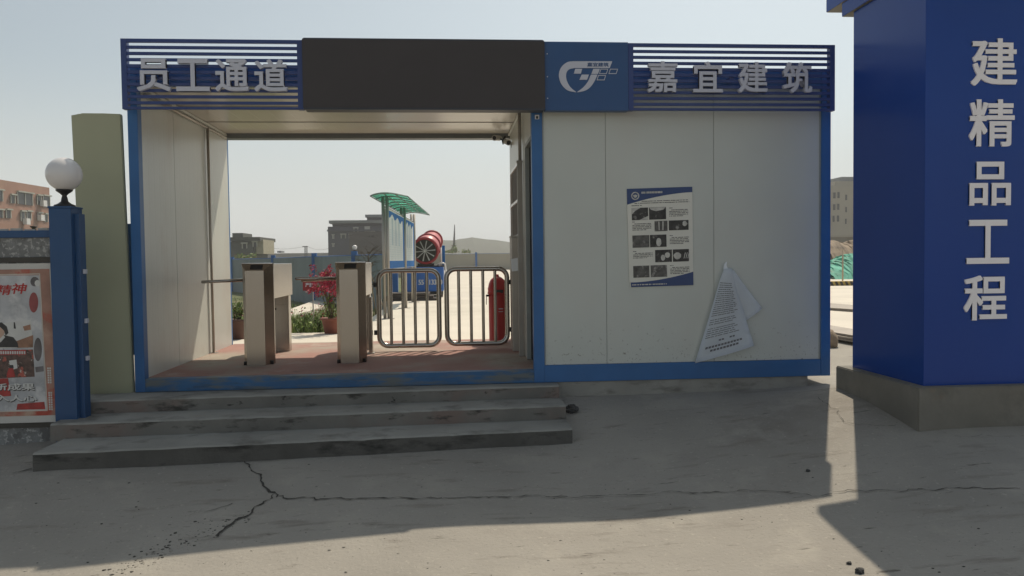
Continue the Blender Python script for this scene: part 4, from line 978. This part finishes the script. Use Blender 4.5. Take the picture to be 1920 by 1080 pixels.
facade('industrial_shed', 130, 20, (500, 620, 474, 490), mat('shed_grey', (.26, .26, .24), .9, var=.1, scale=.1), 'long low grey shed roof on the skyline behind the fence', [], [((515, 522, 470, 473.8), 2, 5, PALE)])
# utility poles and wires
POLE = mat('pole_grey', (.2, .2, .2), .8)
s = thing('utility_pole', at(573, 485, Y=85), 'pair of thin utility poles with a crossarm and wires on the skyline', 'utility pole')
bm = B()
for u in (572, 575.5): a = at(u, 492, Y=85); b = at(u, 462, Y=85); tube(bm, [a, b], .07, 6)
put('pole', bm, POLE, s); bm = B(); tube(bm, [at(567, 462.5, Y=85), at(577, 462, Y=85)], .06, 5); put('crossarm', bm, POLE, s)
bm = B()
for u0, v0, u1, v1 in ((495, 463, 570, 462.5), (577, 462.5, 616, 466)):
    a, b = at(u0, v0, Y=85), at(u1, v1, Y=86); tube(bm, [a.lerp(b, t)-Vector((0, 0, .25*math.sin(math.pi*t))) for t in np.linspace(0, 1, 8)], .018, 4)
put('wire', bm, POLE, s)
s = thing('antenna_mast', at(852, 470, Y=110), 'thin dark mast with a bushy foot on the skyline above the beige fence', 'mast')
bm = B(); tube(bm, [at(851, 470, Y=110), at(852.5, 421, Y=110)], [.22, .06], 6); put('pole', bm, POLE, s)
bm = B()
for _ in range(700):
    q = at(852+random.gauss(0, 2.3), 473-abs(random.gauss(0, 5)), Y=110+random.gauss(0, .6)); leaf(bm, q, .14, random.choice((0, 1, 3)))
put('bush', bm, LG, s)
bm = B()
for _ in range(900):
    u = random.choice((random.uniform(835, 850), random.uniform(866, 882), random.uniform(440, 470), random.uniform(470, 480))); Y_ = 100 if u > 600 else 60
    q = at(u, (474 if u > 600 else 483)-abs(random.gauss(0, 2.5)), Y=Y_+random.gauss(0, .6)); leaf(bm, q, .12, random.choice((0, 1, 3)))
tag(put('scrub', bm, LG), 'thin scrub showing over the tops of the far fences', 'plants', kind='stuff')
# hills
bm = B(); prof = [(780, 452), (825, 450), (850, 451), (862, 448), (872, 447), (885, 445), (900, 447), (915, 449), (930, 450), (955, 454), (1010, 458), (1100, 466)]
pts = [at(u, v, Y=240) for u, v in prof]; rows = []
for dy, f in ((-60, 0), (-30, .55), (0, 1), (60, .7), (120, 0)): rows.append([bm.verts.new((q.x, q.y+dy, -1+(q.z+1)*f)) for q in pts])
for a, b in zip(rows, rows[1:]):
    for i in range(len(pts)-1): bm.faces.new((a[i], a[i+1], b[i+1], b[i])).smooth = False
tag(put('hills', bm, mat('hill_grey', (.115, .12, .10), .95, var=.15, scale=.05)), kind='structure')
# ------------------------------------------------------------------ seen through the gap beside the pillar
CRM = mat('cream_render', (.36, .335, .27), .85, var=.06, scale=.3)
facade('apartment_block', 95, 14, (1545, 1620, 348, 490), CRM, 'cream apartment block seen through the gap beside the pillar',
       [(1562, 1566.5, 361, 372), (1570, 1574, 360, 371.5), (1562, 1566, 383, 394), (1569.5, 1573.5, 382, 393.5), (1561, 1564.5, 404.5, 416), (1569, 1573, 404, 415.5), (1585, 1588, 365, 375.5), (1585, 1587.5, 388, 398), (1584.5, 1587, 410, 420)],
       [((1569, 1620, 339, 347.8), .5, 10, CRM), ((1585, 1620, 330, 338.8), 1, 9, PALE)])
s = thing('boundary_wall', at(1580, 450, Y=60), 'plain grey brown wall below the cream block in the gap', 'wall')
x0, x1, z0, z1 = blk(1500, 3200, 425, 470, 60); bm = B(); box(bm, x0, x1, 60, 60.3, -.8, z1-.15); put('panel', bm, mat('wall_khaki', (.22, .20, .16), .9, var=.12, scale=.4), s); bm = B(); box(bm, x0, x1, 59.9, 60.4, z1-.15, z1); put('coping', bm, CRM, s)
def mound(name, Yc, prof, depth, m, zb=-.3, amp=.12):
    pts = [at(u, v, Y=Yc) for u, v in prof]; full = []
    for a, b in zip(pts, pts[1:]):
        for k in range(8): full.append(a.lerp(b, k/8))
    full.append(pts[-1]); bm = B(); rows = []
    for i in range(15):
        t = i/14; f = math.sin(math.pi*min(1, t*.62))**.8 if t < 1 else 0; f = math.sin(math.pi*t)**.7
        rows.append([bm.verts.new((q.x+random.gauss(0, amp*.3), q.y+(t-.5)*depth, zb+(q.z-zb)*f*random.uniform(1-amp*.45, 1))) for q in full])
    for a, b in zip(rows, rows[1:]):
        for j in range(len(full)-1): bm.faces.new((a[j], a[j+1], b[j+1], b[j]))
    return put(name, bm, m)
DIRT = mat('dirt', (.30, .235, .17), .95, var=.3, scale=1.2, bump=.6, bscale=6, stain=[((.13, .1, .08), .8, .55, .7)])
tag(mound('dirt_mound', 36, [(1530, 455), (1560, 449), (1575, 456), (1585, 452), (1600, 449), (1650, 445)], 6, DIRT), 'bare brown dirt mound beyond the green netting in the gap', 'mound')
NET = mat('green_netting', (.10, .42, .31), .8, var=.25, scale=1.5, bump=.5, bscale=5, stain=[((.06, .28, .2), 2, .5, .62), ((.3, .27, .2), 1.4, .62, .68)])
tag(mound('netted_mound', 28, [(1530, 500), (1556, 492), (1570, 483), (1585, 476), (1600, 474), (1640, 468)], 4.5, NET, amp=.16), 'soil mound under green dust netting seen through the gap', 'mound')
s = thing('striped_barrier', at(1578, 537, Z=.04), 'low yellow and black striped concrete kerb in the gap', 'kerb')
SY = mat('stripe_yellow', (.42, .29, .06), .8, var=.15); SB = mat('stripe_black', (.045, .04, .035), .8)
a = at(1540, 538, Y=19.2); b = at(1640, 536, Y=19.2); bm = B(); box(bm, a.x, b.x, 19.2, 19.5, .04, .19, bev=.01); put('body', bm, SY, s)
bm = B(); x = a.x
while x < b.x-.2: poly(bm, [(x, 19.196, .045), (x+.09, 19.196, .045), (x+.03, 19.196, .188), (x-.06, 19.196, .188)]); x += .175
put('stripe', bm, SB, s)
bm = B(); q = at(1580, 524, Y=20.2); tube(bm, [(q.x, q.y, .04), (q.x, q.y, at(1580, 468, Y=20.2).z)], .028, 8); tag(put('scaffold_pole', bm, mat('pole_tan', (.45, .36, .26), .7)), 'thin tan upright pole in front of the green netting', 'pole')
PLT = mat('plate_steel', (.24, .21, .18), .6, metal=.3, var=.15, scale=2)
def plates(P, n, label):
    s = thing('steel_plates', P[0], label, 'plates'); bm = B()
    for k in range(n):
        j = [(q.x+random.gauss(0, .03), q.y+random.gauss(0, .02)) for q in P]; prism(bm, j, 'z', .042+k*.028, .064+k*.028)
    put('plates', bm, PLT, s)
plates([at(1540, 570, Z=.06), at(1640, 578, Z=.06), at(1640, 586, Z=.06), at(1540, 579, Z=.06)][::-1], 2, 'farther of two flat steel plate stacks on the sunlit yard')
plates([at(1540, 616, Z=.06), at(1640, 632, Z=.06), at(1640, 645, Z=.06), at(1540, 629, Z=.06)][::-1], 3, 'nearer of two flat steel plate stacks on the sunlit yard')
bm = B(); t = bmesh.new(); bmesh.ops.create_icosphere(t, subdivisions=3, radius=.13); q = at(1556, 672, Y=2.2)
for v in t.verts: v.co = Vector((v.co.x*.75, v.co.y*1.2, v.co.z*(1.15 if v.co.z > 0 else .8)))*(1+random.uniform(-.06, .06)) + Vector((q.x-.02, 2.2, .06))
join(bm, t); tag(put('sandbag', bm, mat('sacking', (.26, .20, .14), .95, var=.3, scale=8, bump=.5), smooth=True), 'brown sack slumped against the rear right corner of the cabin', 'sack')

# ------------------------------------------------------------------ thin haze over the whole site
HZ = bpy.data.materials.new('haze'); HZ.use_nodes = True; hn = HZ.node_tree; hn.nodes.clear()
ho = hn.nodes.new('ShaderNodeOutputMaterial'); hv = hn.nodes.new('ShaderNodeVolumePrincipled'); hv.inputs['Density'].default_value = .0014
hv.inputs['Color'].default_value = (.93, .94, .95, 1); hv.inputs['Anisotropy'].default_value = .2
hn.links.new(hv.outputs[0], ho.inputs['Volume'])
bm = B(); box(bm, -760, 760, -560, 960, -2.3, 15); tag(put('haze', bm, HZ), 'thin pale haze hanging over the whole site', 'haze', kind='stuff')
